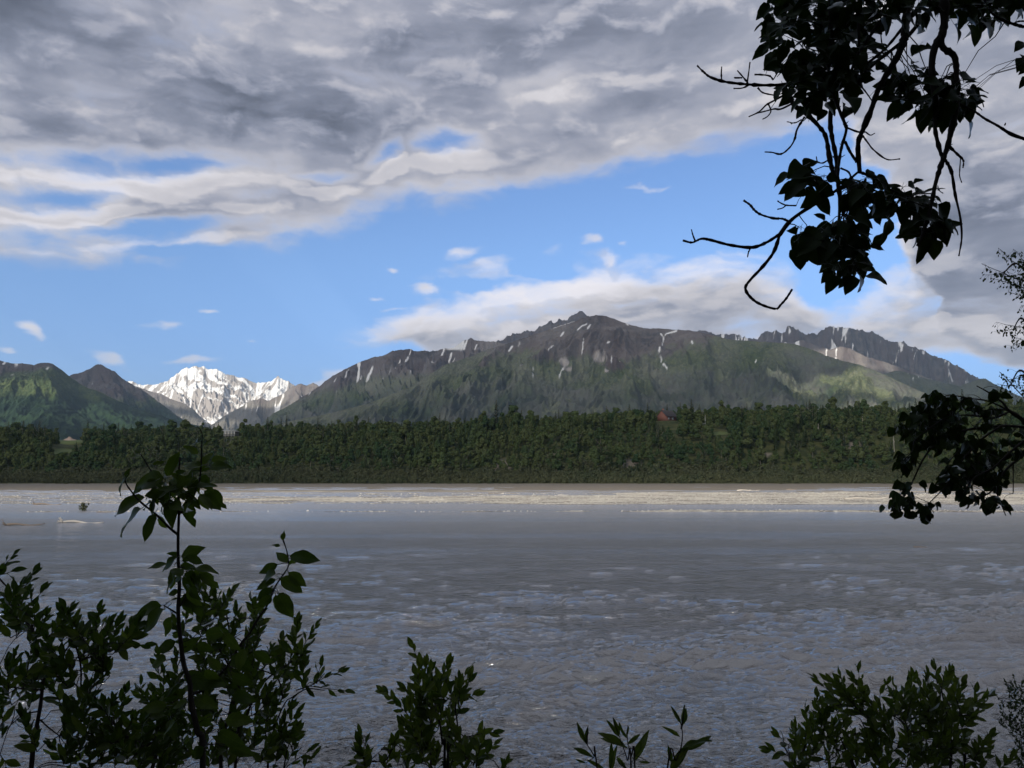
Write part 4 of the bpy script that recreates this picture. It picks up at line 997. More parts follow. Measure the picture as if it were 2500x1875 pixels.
# ------------------------------------------------------------------ leaves
def m_leaf(name, c0, c1, under, trans=0.35, vein=True):
    def fn(t, out):
        oi = t.new('ShaderNodeObjectInfo'); ge = t.new('ShaderNodeNewGeometry'); tc = t.new('ShaderNodeTexCoord')
        c = t.mix(oi.outputs['Random'], c0, c1)
        n = t.noise(ge.outputs['Position'], 14.0, 4, 0.6); c = t.mix(t.ramp(n, 0.35, 0.7), t.mul(c, (0.72, 0.74, 0.7, 1)), c)
        sx = t.new('ShaderNodeSeparateXYZ'); t.l.new(tc.outputs['UV'], sx.inputs[0])
        mid = t.ramp(t.math('ABSOLUTE', sx.outputs[0]), 0.0, 0.022, 1, 0)
        sv = t.math('ABSOLUTE', t.math('SINE', t.math('MULTIPLY', t.math('SUBTRACT', sx.outputs[1], t.math('MULTIPLY', t.math('ABSOLUTE', sx.outputs[0]), 0.8)), 26.0)))
        c = t.mix(t.math('MAXIMUM', t.math('MULTIPLY', mid, 0.5), t.math('MULTIPLY', t.ramp(sv, 0.93, 1.0), 0.25)), c, t.mul(c, (1.7, 1.6, 1.5, 1)))
        cu = t.mix(ge.outputs['Backfacing'], c, under)
        d = t.new('ShaderNodeBsdfDiffuse'); tr = t.new('ShaderNodeBsdfTranslucent'); mx = t.new('ShaderNodeMixShader')
        t.put(d.inputs[0], cu); t.put(tr.inputs[0], t.mul(c, (1.2, 1.35, 0.6, 1))); mx.inputs[0].default_value = trans
        t.l.new(d.outputs[0], mx.inputs[1]); t.l.new(tr.outputs[0], mx.inputs[2])
        g = t.new('ShaderNodeBsdfGlossy'); g.inputs['Roughness'].default_value = 0.42; t.put(g.inputs[0], (0.75, 0.8, 0.85))
        m2 = t.new('ShaderNodeMixShader'); fr = t.new('ShaderNodeFresnel'); fr.inputs[0].default_value = 1.38
        t.l.new(t.math('MULTIPLY', fr.outputs[0], 0.3), m2.inputs[0]); t.l.new(mx.outputs[0], m2.inputs[1]); t.l.new(g.outputs[0], m2.inputs[2])
        return m2.outputs[0]
    return material(name, fn)
M_LEAF_C = m_leaf('cottonwood_leaf', (0.012, 0.022, 0.007, 1), (0.026, 0.040, 0.011, 1), (0.020, 0.030, 0.016, 1), 0.28)
M_LEAF_S = m_leaf('sapling_leaf', (0.036, 0.060, 0.012, 1), (0.070, 0.100, 0.020, 1), (0.05, 0.068, 0.04, 1), 0.48)
M_LEAF_W = m_leaf('willow_leaf', (0.034, 0.058, 0.012, 1), (0.095, 0.120, 0.028, 1), (0.070, 0.085, 0.060, 1), 0.48)
M_LEAF_B = m_leaf('birch_leaf', (0.028, 0.046, 0.018, 1), (0.046, 0.066, 0.026, 1), (0.05, 0.065, 0.045, 1), 0.3)
def m_twig(t, out):
    tc = t.new('ShaderNodeTexCoord'); n = t.noise(tc.outputs['Object'], 40, 5, 0.65)
    bp = t.new('ShaderNodeBump'); bp.inputs['Distance'].default_value = 0.003; t.put(bp.inputs['Height'], n)
    return princ(t, t.mix(n, (0.010, 0.009, 0.008, 1), (0.032, 0.028, 0.025, 1)), 0.85, bp.outputs[0], 0.2)
M_TWIG = material('bark', m_twig)
def leaf_mesh(name, shape, w, seed, mat, curl=0.25, fold=0.25, stalk=0.3, nibble=0.0, n=9):
    """unit leaf: blade from y = 0 to 1 along +Y, stalk behind it"""
    rs = np.random.RandomState(seed); t = np.linspace(0, 1, n)
    if shape == 'heart':
        prof = np.clip(t + .02, 0, 1) ** .42 * (1 - t) ** .85 * (1 + .5 * (1 - t)); prof = prof / prof.max(); prof[0] = .12
    elif shape == 'ovate':
        prof = np.clip(t, 0, 1) ** .65 * (1 - t) ** 1.05; prof = prof / prof.max(); prof[0] = .04
    else:
        prof = np.clip(t, 0, 1) ** .85 * (1 - t) ** 1.0; prof = prof / prof.max(); prof[0] = .05
    ed = 1 + 0.035 * rs.normal(size=(n, 2)); hw = w * 0.5 * prof
    if nibble and rs.rand() < nibble: ed[rs.randint(2, n - 2), rs.randint(2)] *= 0.45
    bend = curl * rs.uniform(.5, 1.4); V, UV = [], []
    for i in range(n):
        a = bend * t[i]; y = math.sin(a) / bend if abs(bend) > .01 else t[i]; z = -(1 - math.cos(a)) / bend if abs(bend) > .01 else 0
        wv = 0.035 * math.sin(t[i] * 9 + seed)
        for s in (-1, -.5, 0, .5, 1):
            x = hw[i] * s * (ed[i, 0] if s < 0 else ed[i, 1]); V.append((x, y, z + fold * abs(x) + wv * abs(s) * (1 if s > 0 else -1))); UV.append((x, t[i]))
    F_ = grid_faces(n, 5)
    V = np.array(V)
    k = len(V); st = []
    for y, r in ((-stalk, .012), (0.02, .009)):
        for a in (0, 2.1, 4.2): st.append((math.cos(a) * r, y, math.sin(a) * r + 0.10 * stalk * (y / stalk) ** 2 * 0))
    V = np.concatenate([V, np.array(st)]); UV += [(0.3, 0.0)] * 6
    F_ = np.concatenate([F_, np.array([[k, k + 1, k + 4, k + 3], [k + 1, k + 2, k + 5, k + 4], [k + 2, k, k + 3, k + 5]])])
    me = mesh_np(name, V, F_, [mat], True); uv = me.uv_layers.new(name='UVMap')
    uv.data.foreach_set('uv', np.array(UV, dtype=np.float32)[F_.ravel()].ravel())
    return me, V, F_, np.array(UV)
LEAVES = {
    'C': [leaf_mesh('leaf', 'heart', .62 + .06 * (i % 3), 500 + i, M_LEAF_C, .55, .30, .45, .3) for i in range(7)],
    'S': [leaf_mesh('leaf', 'ovate', .42 + .05 * (i % 3), 520 + i, M_LEAF_S, .55, .22, .22, .4) for i in range(7)],
    'R': [leaf_mesh('leaf', 'heart', .76 + .06 * (i % 3), 540 + i, M_LEAF_C, .8, .35, .4, .2) for i in range(6)],
    'W': [leaf_mesh('leaf', 'lance', .34 + .05 * (i % 3), 560 + i, M_LEAF_W, .35, .3, .10, .1) for i in range(6)],
    'L': [leaf_mesh('leaf', 'lance', .19 + .03 * (i % 3), 580 + i, M_LEAF_W, .5, .4, .06, .0) for i in range(5)],
    'B': [leaf_mesh('leaf', 'heart', .62 + .06 * (i % 3), 600 + i, M_LEAF_B, .4, .2, .4, .0, 5) for i in range(4)]}
def catmull(P, per=6):
    P = np.asarray(P, float)
    if len(P) < 3: return np.array([P[0] + (P[-1] - P[0]) * t for t in np.linspace(0, 1, per + 1)])
    Q = np.concatenate([[2 * P[0] - P[1]], P, [2 * P[-1] - P[-2]]]); out = []
    for i in range(1, len(Q) - 2):
        for t in np.linspace(0, 1, per, endpoint=False):
            a, b, c, d = Q[i - 1], Q[i], Q[i + 1], Q[i + 2]
            out.append(.5 * ((2 * b) + (c - a) * t + (2 * a - 5 * b + 4 * c - d) * t * t + (3 * b - a - 3 * c + d) * t ** 3))
    out.append(P[-1]); return np.array(out)
RIGHT = np.array([1.0, 0, 0]); UPV = np.array([0, -SP, CP]); FWD = np.array([0, CP, SP])
class Plant:
    def __init__(s, name, label, cat, leafkind, seed, base, group=None):
        s.rs = np.random.RandomState(seed); s.kind = leafkind; s.base = np.asarray(base, float)
        s.root = empty(name, s.base, label=label, cat=cat, group=group); s.samples = []; s.twigs = []; s.leaves = []
    def w(s, px, py, Y): return np.array(at(px, py, Y))
    def branch(s, pts, r0, r1, Y=None, name='branch', wob=0.0, knob=0.12, per=6, world=False, sides=7):
        """pts px,py[,Y]; radii in the photo's pixels at that distance (world metres when world=True)"""
        if world: P = np.array(pts, float)
        else: P = np.array([s.w(p[0], p[1], p[2] if len(p) > 2 else Y) for p in pts])
        C = catmull(P, per); n = len(C); u = np.linspace(0, 1, n)
        Yr = C[:, 1] if not world else np.full(n, F)
        rad = (r0 + (r1 - r0) * u) * (Yr / F if not world else 1.0)
        L = np.linalg.norm(C[-1] - C[0]); C = C + s.rs.normal(size=C.shape) * wob * L
        rad = rad * (1 + knob * s.rs.normal(size=n).clip(-1, 2.2))
        V, f = tubes([(C - s.base, rad)], sides if sides in (4, 6, 8) else 6); part(name, (V, f), M_TWIG, s.root, True)
        s.samples.append(np.column_stack([C, rad]))
        return C
    def spurs(s, C, n, l, r):
        for i in s.rs.choice(len(C), n):
            d = s.rs.normal(size=3); d[2] = abs(d[2]) * .5; d /= np.linalg.norm(d)
            s.twigs.append((np.array([C[i], C[i] + d * l * .6, C[i] + d * l * s.rs.uniform(.8, 1.3) + [0, 0, l * .25]]), np.array([r, r * .8, r * .5])))
    def near(s, p):
        A = np.concatenate(s.samples); d = np.linalg.norm(A[:, :3] - p, axis=1); i = np.argmin(d); return A[i, :3], A[i, 3]
    def leaf(s, base, d, L, roll=.6):
        d = d / np.linalg.norm(d); n = -FWD * 0.9 + np.array([0, 0, 0.6]) + s.rs.normal(size=3) * roll
        x = np.cross(d, n); x /= np.linalg.norm(x); n = np.cross(x, d)
        s.leaves.append((base, x, d, n, L, s.rs.randint(len(LEAVES[s.kind]))))
    def leaf_px(s, bx, by, tx, ty, Y, dz=0.0):
        a = s.w(bx, by, Y); b = s.w(tx, ty, Y * (1 + dz)); s.leaf(a, b - a, min(np.linalg.norm(b - a), .125 if s.kind == 'C' else 1), .28)
    def twig(s, a, b, r0=.0022, r1=.0011, sag=0.1):
        m = (a + b) / 2 + np.array([0, 0, sag * np.linalg.norm(b - a)]); s.twigs.append((np.array([a, (a + m) / 2 + s.rs.normal(size=3) * .03 * np.linalg.norm(b - a), m, b]), np.array([r0, r0 * .9, r0 * .8, r1])))
    def rosette(s, c, n, L, spread=1.0, down=0.6, aim=None):
        a, ra = s.near(c)
        s.twig(a, c, min(.003, max(.0012, ra * .5)))
        for k in range(n):
            ang = s.rs.uniform(-1, 1) * 1.9 * spread
            h = math.sin(ang) * RIGHT - math.cos(ang) * UPV * down * 1.6 + FWD * s.rs.normal() * .5 + UPV * s.rs.normal() * .25
            if aim is not None: h = h * .6 + np.asarray(aim) * .8
            h /= np.linalg.norm(h); l = L * s.rs.uniform(.65, 1.15); s.leaf(c + h * l * .35 + s.rs.normal(size=3) * .006, h, l)
    def shoot(s, c0, d, length, n, L, r=.002, connect=True):
        d = d / np.linalg.norm(d)
        if connect: a, ra = s.near(c0); s.twig(a, c0, max(r, .0018), r)
        tip = c0 + d * length + s.rs.normal(size=3) * length * .06; m = (c0 + tip) / 2 + s.rs.normal(size=3) * length * .06
        s.twigs.append((np.array([c0, m, tip]), np.array([r, r * .75, r * .45])))
        ph = s.rs.rand() * 6.28; e1 = np.cross(d, FWD + .1); e1 /= np.linalg.norm(e1); e2 = np.cross(d, e1)
        for k in range(n):
            t = (k + .5) / n; p = c0 + (m - c0) * 2 * t if t < .5 else m + (tip - m) * (2 * t - 1)
            ph += 2.4; o = math.cos(ph) * e1 + math.sin(ph) * e2; op = np.interp(t, [0, 1], [1.15, .35])
            s.leaf(p, d * (1.0) + o * op + np.array([0, 0, -.10 * (1 - t)]), L * s.rs.uniform(.65, 1.1) * (1 - .35 * t))
        s.leaf(tip, d, L * .7)
    def finish(s, cap=300):
        if s.twigs:
            V, f = tubes([(p - s.base, r) for p, r in s.twigs], 4); o = part('twigs', (V, f), M_TWIG, s.root, True); o['kind'] = 'stuff'
        V_, F_, U_, o_ = [], [], [], 0
        order = sorted(range(len(s.leaves)), key=lambda i: -s.leaves[i][4] / s.leaves[i][0][1] + (0 if vis_pt(s.leaves[i][0]) else 9))
        for q, i in enumerate(order):
            b, x, y, n, L, k = s.leaves[i]; me, V, f, UV = LEAVES[s.kind][k]
            if q < cap:
                o = bpy.data.objects.new('leaf', me); COL.objects.link(o); o.parent = s.root
                M = Matrix(((x[0], y[0], n[0], 0), (x[1], y[1], n[1], 0), (x[2], y[2], n[2], 0), (0, 0, 0, 1)))
                M = Matrix.Translation(Vector(b - s.base)) @ M @ Matrix.Scale(L, 4); o.matrix_local = M
            else:
                W = (V[:, :1] * x + V[:, 1:2] * y + V[:, 2:3] * n) * L + b - s.base
                V_.append(W); F_.append(f + o_); U_.append(UV); o_ += len(W)
        if V_:
            V = np.concatenate(V_); f = np.concatenate(F_); UV = np.concatenate(U_)
            me = mesh_np('foliage', V, f, [LEAVES[s.kind][0][0].materials[0]], True); uv = me.uv_layers.new(name='UVMap')
            uv.data.foreach_set('uv', UV.astype(np.float32)[f.ravel()].ravel())
            o = obj('foliage', me, s.root); o['kind'] = 'stuff'
        print('plant', s.root.name, 'leaves', len(s.leaves))
def vis_pt(p):
    px, py = proj(p[0], p[1], p[2]); return -20 < px < 2520 and -20 < py < 1895
def inside(poly, x, y):
    c = False; j = len(poly) - 1
    for i in range(len(poly)):
        (xi, yi), (xj, yj) = poly[i], poly[j]
        if (yi > y) != (yj > y) and x < (xj - xi) * (y - yi) / (yj - yi) + xi: c = not c
        j = i
    return c
def fill(poly, step, rs, jit=.45):
    xs = [p[0] for p in poly]; ys = [p[1] for p in poly]; out = []
    y = min(ys); r = 0
    while y < max(ys):
        x = min(xs) + (r % 2) * step / 2
        while x < max(xs):
            a, b = x + rs.uniform(-jit, jit) * step, y + rs.uniform(-jit, jit) * step
            if inside(poly, a, b): out.append((a, b))
            x += step
        y += step * .87; r += 1
    return out
def T(pts, ox, oy, k): return [(ox + p[0] * k, oy + p[1] * k) + tuple(p[2:]) for p in pts]

# ---- the cottonwood whose boughs hang into the top right corner
def overhead_cottonwood():
    Z0 = float(bank_z(np.array([4.3]), np.array([0.6]))[0])
    p = Plant('cottonwood_tree', 'cottonwood whose dark leafy boughs and bare curved twigs hang into the top right corner', 'tree', 'C', 21, (4.3, 0.6, Z0 - .2))
    p.branch([(4.3, .6, Z0 - .3), (4.2, .7, Z0 + 2), (4.0, .9, Z0 + 4.5), (3.6, 1.2, Z0 + 7.5), (3.3, 1.3, Z0 + 11)], .24, .10, name='trunk', world=True, knob=.03, per=8)
    crown = np.array([3.4, 1.6, 15.0]); Y = 3.2
    p.branch([(3.9, 1.0, Z0 + 5.2), (3.3, 1.9, 13.3), (2.5, 2.9, 12.6), tuple(p.w(2310, -150, 3.2))], .075, .028, world=True, knob=.05, name='limb')
    a0 = p.w(2310, -150, 3.2)
    g = lambda pts: T(pts, 1600, 0, .452)
    def hang(px, r):   # a bough joins the limb above the frame
        q = p.w(px, -10, 3.2); t, _ = p.near(q + [0, 0, .5]); return [tuple(t), tuple((t + q) / 2 + np.array([0, 0, .12])), tuple(q)]
    def bough(pts, r0, r1, Y=3.2, up=True, **k):
        if up:
            hh = hang(pts[0][0], r0); p.branch(hh, r0 * 1.2 * Y / F, r0 * Y / F, world=True, knob=.08)
        return p.branch(pts, r0, r1, Y, **k)
    m1 = bough([(2219, -10), (2212, 45), (2208, 90), (2196, 127), (2174, 167), (2147, 212), (2129, 262), (2111, 307), (2095, 352), (2099, 422)], 10.5, 5.5, 3.2, knob=.16)
    p.branch([(2099, 420), (2124, 431), (2156, 457), (2190, 470), (2240, 500)], 4, 2, 3.22)
    l1 = p.branch([(2097, 418), (2052, 457), (2007, 488), (1962, 515), (1928, 541), (1903, 574)], 3.2, 6.0, 3.2, knob=.08)
    p.branch([(1903, 572), (1871, 592), (1835, 604), (1781, 598), (1735, 586), (1712, 583), (1690, 592), (1667, 587)], 4.6, 2.6, 3.2, knob=.16)
    p.branch([(1698, 590), (1692, 575), (1688, 560)], 2.4, 1.4, 3.2); p.branch([(1835, 603), (1828, 614), (1825, 628)], 2.2, 1.5, 3.2)
    p.branch([(1904, 572), (1889, 615), (1862, 651), (1833, 682), (1820, 702), (1829, 722), (1853, 741), (1893, 754), (1906, 744), (1920, 728), (1934, 706)], 4.5, 2.8, 3.2, knob=.16)
    p.branch([(1926, 541), (1910, 534), (1889, 533), (1858, 524), (1842, 513), (1831, 500), (1815, 489)], 3.0, 2.8, 3.2, knob=.22)
    p.branch([(1944, 502), (1920, 501), (1905, 495), (1898, 490)], 2.0, 1.4, 3.2); p.branch([(1918, 502), (1910, 508), (1898, 511)], 1.8, 1.6, 3.2)
    b2 = bough([(2025, -10), (2029, 90), (2022, 136), (2027, 203), (2043, 253), (2061, 298), (2066, 318), (2054, 362), (2047, 407), (2045, 452), (2050, 500), (2046, 560)], 5, 3.4, 3.1, knob=.14)
    b3 = bough([(2050, -10), (2048, 100), (2034, 226), (2027, 294), (2032, 339), (2041, 384), (2045, 440), (2060, 520)], 6.5, 4.5, 3.35, knob=.14)
    b4 = p.branch([(2029, 110), (1975, 160), (1934, 215), (1936, 253), (1971, 280), (1998, 307), (2016, 334), (2025, 384), (2036, 432)], 5, 5.2, 3.3, knob=.2)
    b5 = p.branch([(2034, 150), (1985, 190), (1934, 205), (1871, 208), (1826, 206), (1772, 200), (1736, 189), (1718, 176), (1702, 160)], 6.0, 1.8, 3.2, knob=.25)
    for q in ([(1762, 199), (1761, 180), (1762, 163)], [(1826, 203), (1814, 188), (1800, 172)], [(1824, 203), (1828, 176), (1831, 152)], [(1812, 190), (1796, 190), (1792, 189)],
              [(1828, 208), (1812, 215), (1791, 216)], [(1881, 186), (1860, 182), (1842, 181)], [(1850, 214), (1862, 226), (1888, 232), (1902, 232)], [(1888, 195), (1876, 184), (1842, 183)]): p.branch(q, 2.3, 1.4, 3.2, knob=.2, per=4)
    p.branch([(1932, 222), (1889, 246), (1871, 256), (1853, 273), (1828, 285)], 2.8, 1.8, 3.2); p.branch([(1940, 250), (1907, 266), (1890, 266), (1866, 272), (1850, 276)], 2.6, 1.6, 3.25); p.branch([(1876, 254), (1882, 271), (1874, 284), (1862, 291)], 2, 1.4, 3.2)
    p.branch([(1964, 286), (1946, 316), (1940, 340), (1928, 360), (1907, 376), (1885, 372), (1867, 371)], 3.4, 1.8, 3.3, knob=.2); p.branch([(1957, 292), (1940, 300), (1921, 297)], 1.8, 1.2, 3.3)
    m4 = bough([(2305, -10), (2304, 68), (2283, 113), (2275, 158), (2279, 203), (2285, 271), (2283, 316), (2296, 371), (2306, 395)], 11, 3.8, 3.0, knob=.16)
    m5 = p.branch([(2304, 60), (2300, 112), (2330, 138), (2335, 190), (2333, 271), (2323, 316), (2312, 362), (2296, 407), (2283, 452), (2274, 497), (2255, 565), (2240, 600)], 8.5, 4.2, 3.0, knob=.16)
    p.branch([(2308, 390), (2323, 420), (2332, 475), (2344, 529), (2348, 579), (2341, 625)], 4.2, 1.8, 3.0, knob=.2); p.branch([(2318, 358), (2339, 378), (2352, 392), (2351, 410)], 3.8, 1.6, 3.0, knob=.25)
    p.branch([(2345, 388), (2343, 416), (2343, 430), (2348, 446)], 1.4, 1.3, 3.0)
    bough([(2296, -10), (2255, 41), (2210, 95), (2142, 149), (2100, 190), (2070, 240)], 6.5, 3.5, 3.3, knob=.12); p.branch([(2190, 20), (2151, 50), (2120, 95), (2088, 145), (2075, 190)], 5.5, 3, 3.15)
    p.branch([(2210, 60), (2160, 120), (2100, 170), (2080, 210)], 4.5, 2.5, 3.25); bough([(2097, -10), (2096, 60), (2098, 113)], 4, 3.4, 3.1)
    p.branch([(2150, 30), (2152, 100), (2165, 135)], 1.8, 1.2, 3.15); p.branch([(2380, 272), (2405, 290), (2436, 307), (2470, 328), (2510, 342)], 2.6, 4.2, 3.0, knob=.14); p.branch([(2335, 250), (2360, 262), (2380, 272)], 2.6, 2.6, 3.0)
    p.branch([(2453, 306), (2455, 300)], 2, 1.2, 3.0); p.branch([(2105, 330), (2120, 350), (2133, 366), (2165, 389), (2197, 388)], 2.4, 1.6, 3.2, knob=.2); p.branch([(2113, 322), (2125, 330), (2136, 325)], 1.8, 1.2, 3.2)
    p.branch([(2068, 312), (2095, 322), (2112, 322)], 2.6, 2.6, 3.2); p.branch([(2063, 345), (2075, 370), (2092, 396)], 3.6, 3.4, 3.2); p.branch([(2052, 410), (2075, 425), (2078, 470), (2068, 520)], 2.6, 2.2, 3.2)
    p.branch([(2047, 425), (2020, 440), (2000, 443), (1985, 440)], 2.2, 1.2, 3.2); p.branch([(2012, 440), (2012, 470), (2004, 490)], 1.8, 1.2, 3.2); p.branch([(2020, 392), (2008, 398), (1996, 395), (1993, 382)], 2.2, 1.2, 3.25)
    bough([(2500, 66), (2472, 58), (2450, 50), (2420, 30), (2400, -10)], 4, 3.2, 3.1, up=False); p.branch([(2472, 58), (2488, 52), (2510, 52)], 2, 2, 3.1); p.branch([(2382, 250), (2396, 246), (2402, 262)], 1.8, 1.2, 3.0)
    p.branch([(2060, 160), (2110, 220), (2130, 248)], 2.2, 1.4, 3.15); bough([(2480, -10), (2520, 60), (2530, 130)], 3.5, 2, 3.1)
    for C in (m1, b2, b3, b4, m4, m5, b5): p.spurs(C, 9, .018, .0026)
    rs = p.rs
    P = [([(1885, -30), (1868, 34), (1890, 60), (1880, 120), (1900, 180), (1905, 215), (1935, 235), (1955, 255), (2000, 262), (2040, 232), (2085, 200), (2125, 160), (2165, 75), (2185, -30)], 26, 4, .10),
         ([(2195, -40), (2290, -40), (2262, 20), (2240, 55), (2215, 40)], 26, 4, .10), ([(2318, -40), (2490, -40), (2450, 20), (2405, 60), (2350, 40), (2322, 30)], 23, 4, .105),
         ([(2170, 165), (2215, 160), (2250, 175), (2330, 185), (2375, 215), (2372, 250), (2345, 285), (2280, 285), (2240, 262), (2185, 225)], 23, 4, .10),
         ([(1935, 408), (2000, 405), (2022, 415), (1996, 440), (1965, 470), (1930, 460)], 27, 3, .115), ([(2060, 440), (2110, 430), (2160, 450), (2210, 445), (2270, 470), (2300, 500), (2310, 550), (2270, 585), (2240, 560), (2190, 520), (2130, 515), (2080, 500)], 24, 4, .10),
         ([(1945, 560), (2010, 530), (2080, 520), (2110, 580), (2115, 640), (2085, 670), (2045, 660), (2015, 625), (1965, 600), (1935, 585)], 24, 4, .10)]
    for poly, st, n, L in P:
        for (x, y) in fill(poly, st, rs): p.rosette(p.w(x, y, rs.uniform(2.95, 3.5)), n, L * .88, down=.5) if rs.rand() < .86 else None
    # leaves that stand out against the sky
    for b in [(1890, 20, 1856, 36), (1905, 55, 1876, 82), (1895, 95, 1858, 122), (1905, 130, 1845, 168), (1935, 300, 1932, 298), (1962, 405, 1908, 432), (1966, 438, 1897, 492), (2000, 470, 1955, 512), (2010, 445, 2005, 492),
              (1998, 560, 1905, 632), (1990, 580, 1915, 642), (1950, 600, 1955, 665), (2030, 590, 1990, 650), (2100, 540, 2120, 590), (2245, 110, 2225, 130), (2275, 115, 2226, 118), (2350, 195, 2384, 178), (2362, 230, 2424, 232), (2360, 250, 2372, 300),
              (2250, 265, 2253, 328), (2195, 240, 2175, 265), (2210, 250, 2187, 288), (2170, 530, 2168, 588), (2250, 580, 2252, 642), (2280, 585, 2286, 642), (2290, 545, 2325, 600), (2290, 500, 2344, 577), (2270, 540, 2327, 545), (2275, 480, 2312, 492),
              (2230, 445, 2253, 436), (2245, 520, 2325, 545), (2290, 465, 2302, 463), (2035, 670, 2022, 714), (2055, 660, 2083, 717), (2095, 660, 2112, 715), (2110, 640, 2140, 640), (2085, 605, 2128, 627), (2058, 250, 2062, 262), (2070, 235, 2100, 264), (2075, 262, 2060, 285),
              (2330, 60, 2357, 103), (2375, 60, 2391, 104), (2400, 55, 2436, 78), (2490, 5, 2494, 52), (2500, 105, 2480, 117), (2510, 140, 2475, 163), (2510, 165, 2488, 180), (2510, 190, 2492, 210), (2240, 60, 2256, 70), (2245, 10, 2228, 40), (2300, 270, 2310, 325), (2130, 150, 2075, 172),
              (1900, 60, 1870, 75), (1965, 262, 1940, 290), (2000, 262, 2008, 285), (2235, 152, 2230, 145), (2100, 450, 2060, 480)]: p.leaf_px(*b, Y=rs.uniform(3.0, 3.3), dz=rs.uniform(-.03, .03))
    # the rest of the crown, above the frame
    for k in range(230):
        c = np.array([rs.normal() * 2.2 + 2.8, rs.normal() * 2.0 + 1.6, rs.uniform(12.6, 18)])
        px, py = proj(c[0], max(c[1], .2), c[2])
        if c[1] > 0.5 and py > -160: continue
        v = rs.normal(size=(6, 3)) * .35
        for q in v:
            c2 = c + q
            if c2[1] > .4 and proj(c2[0], c2[1], c2[2])[1] > -90: continue
            d = np.array([rs.normal(), rs.normal(), -1.2]); p.leaf(c2, d, .24)
    for k in range(9):
        a = k * .7; e = np.array([2.9 + 2.6 * math.cos(a), 1.0 + 1.6 * math.sin(a) * (0.3 if math.sin(a) > 0 else 1), 15.5 + (k % 3)]); p.branch([(3.5, 1.25, Z0 + 7.5 + .2 * k), tuple((np.array([3.5, 1.25, 15.2]) + e) / 2), tuple(e)], .05, .012, world=True, name='limb')
    p.finish()
overhead_cottonwood()

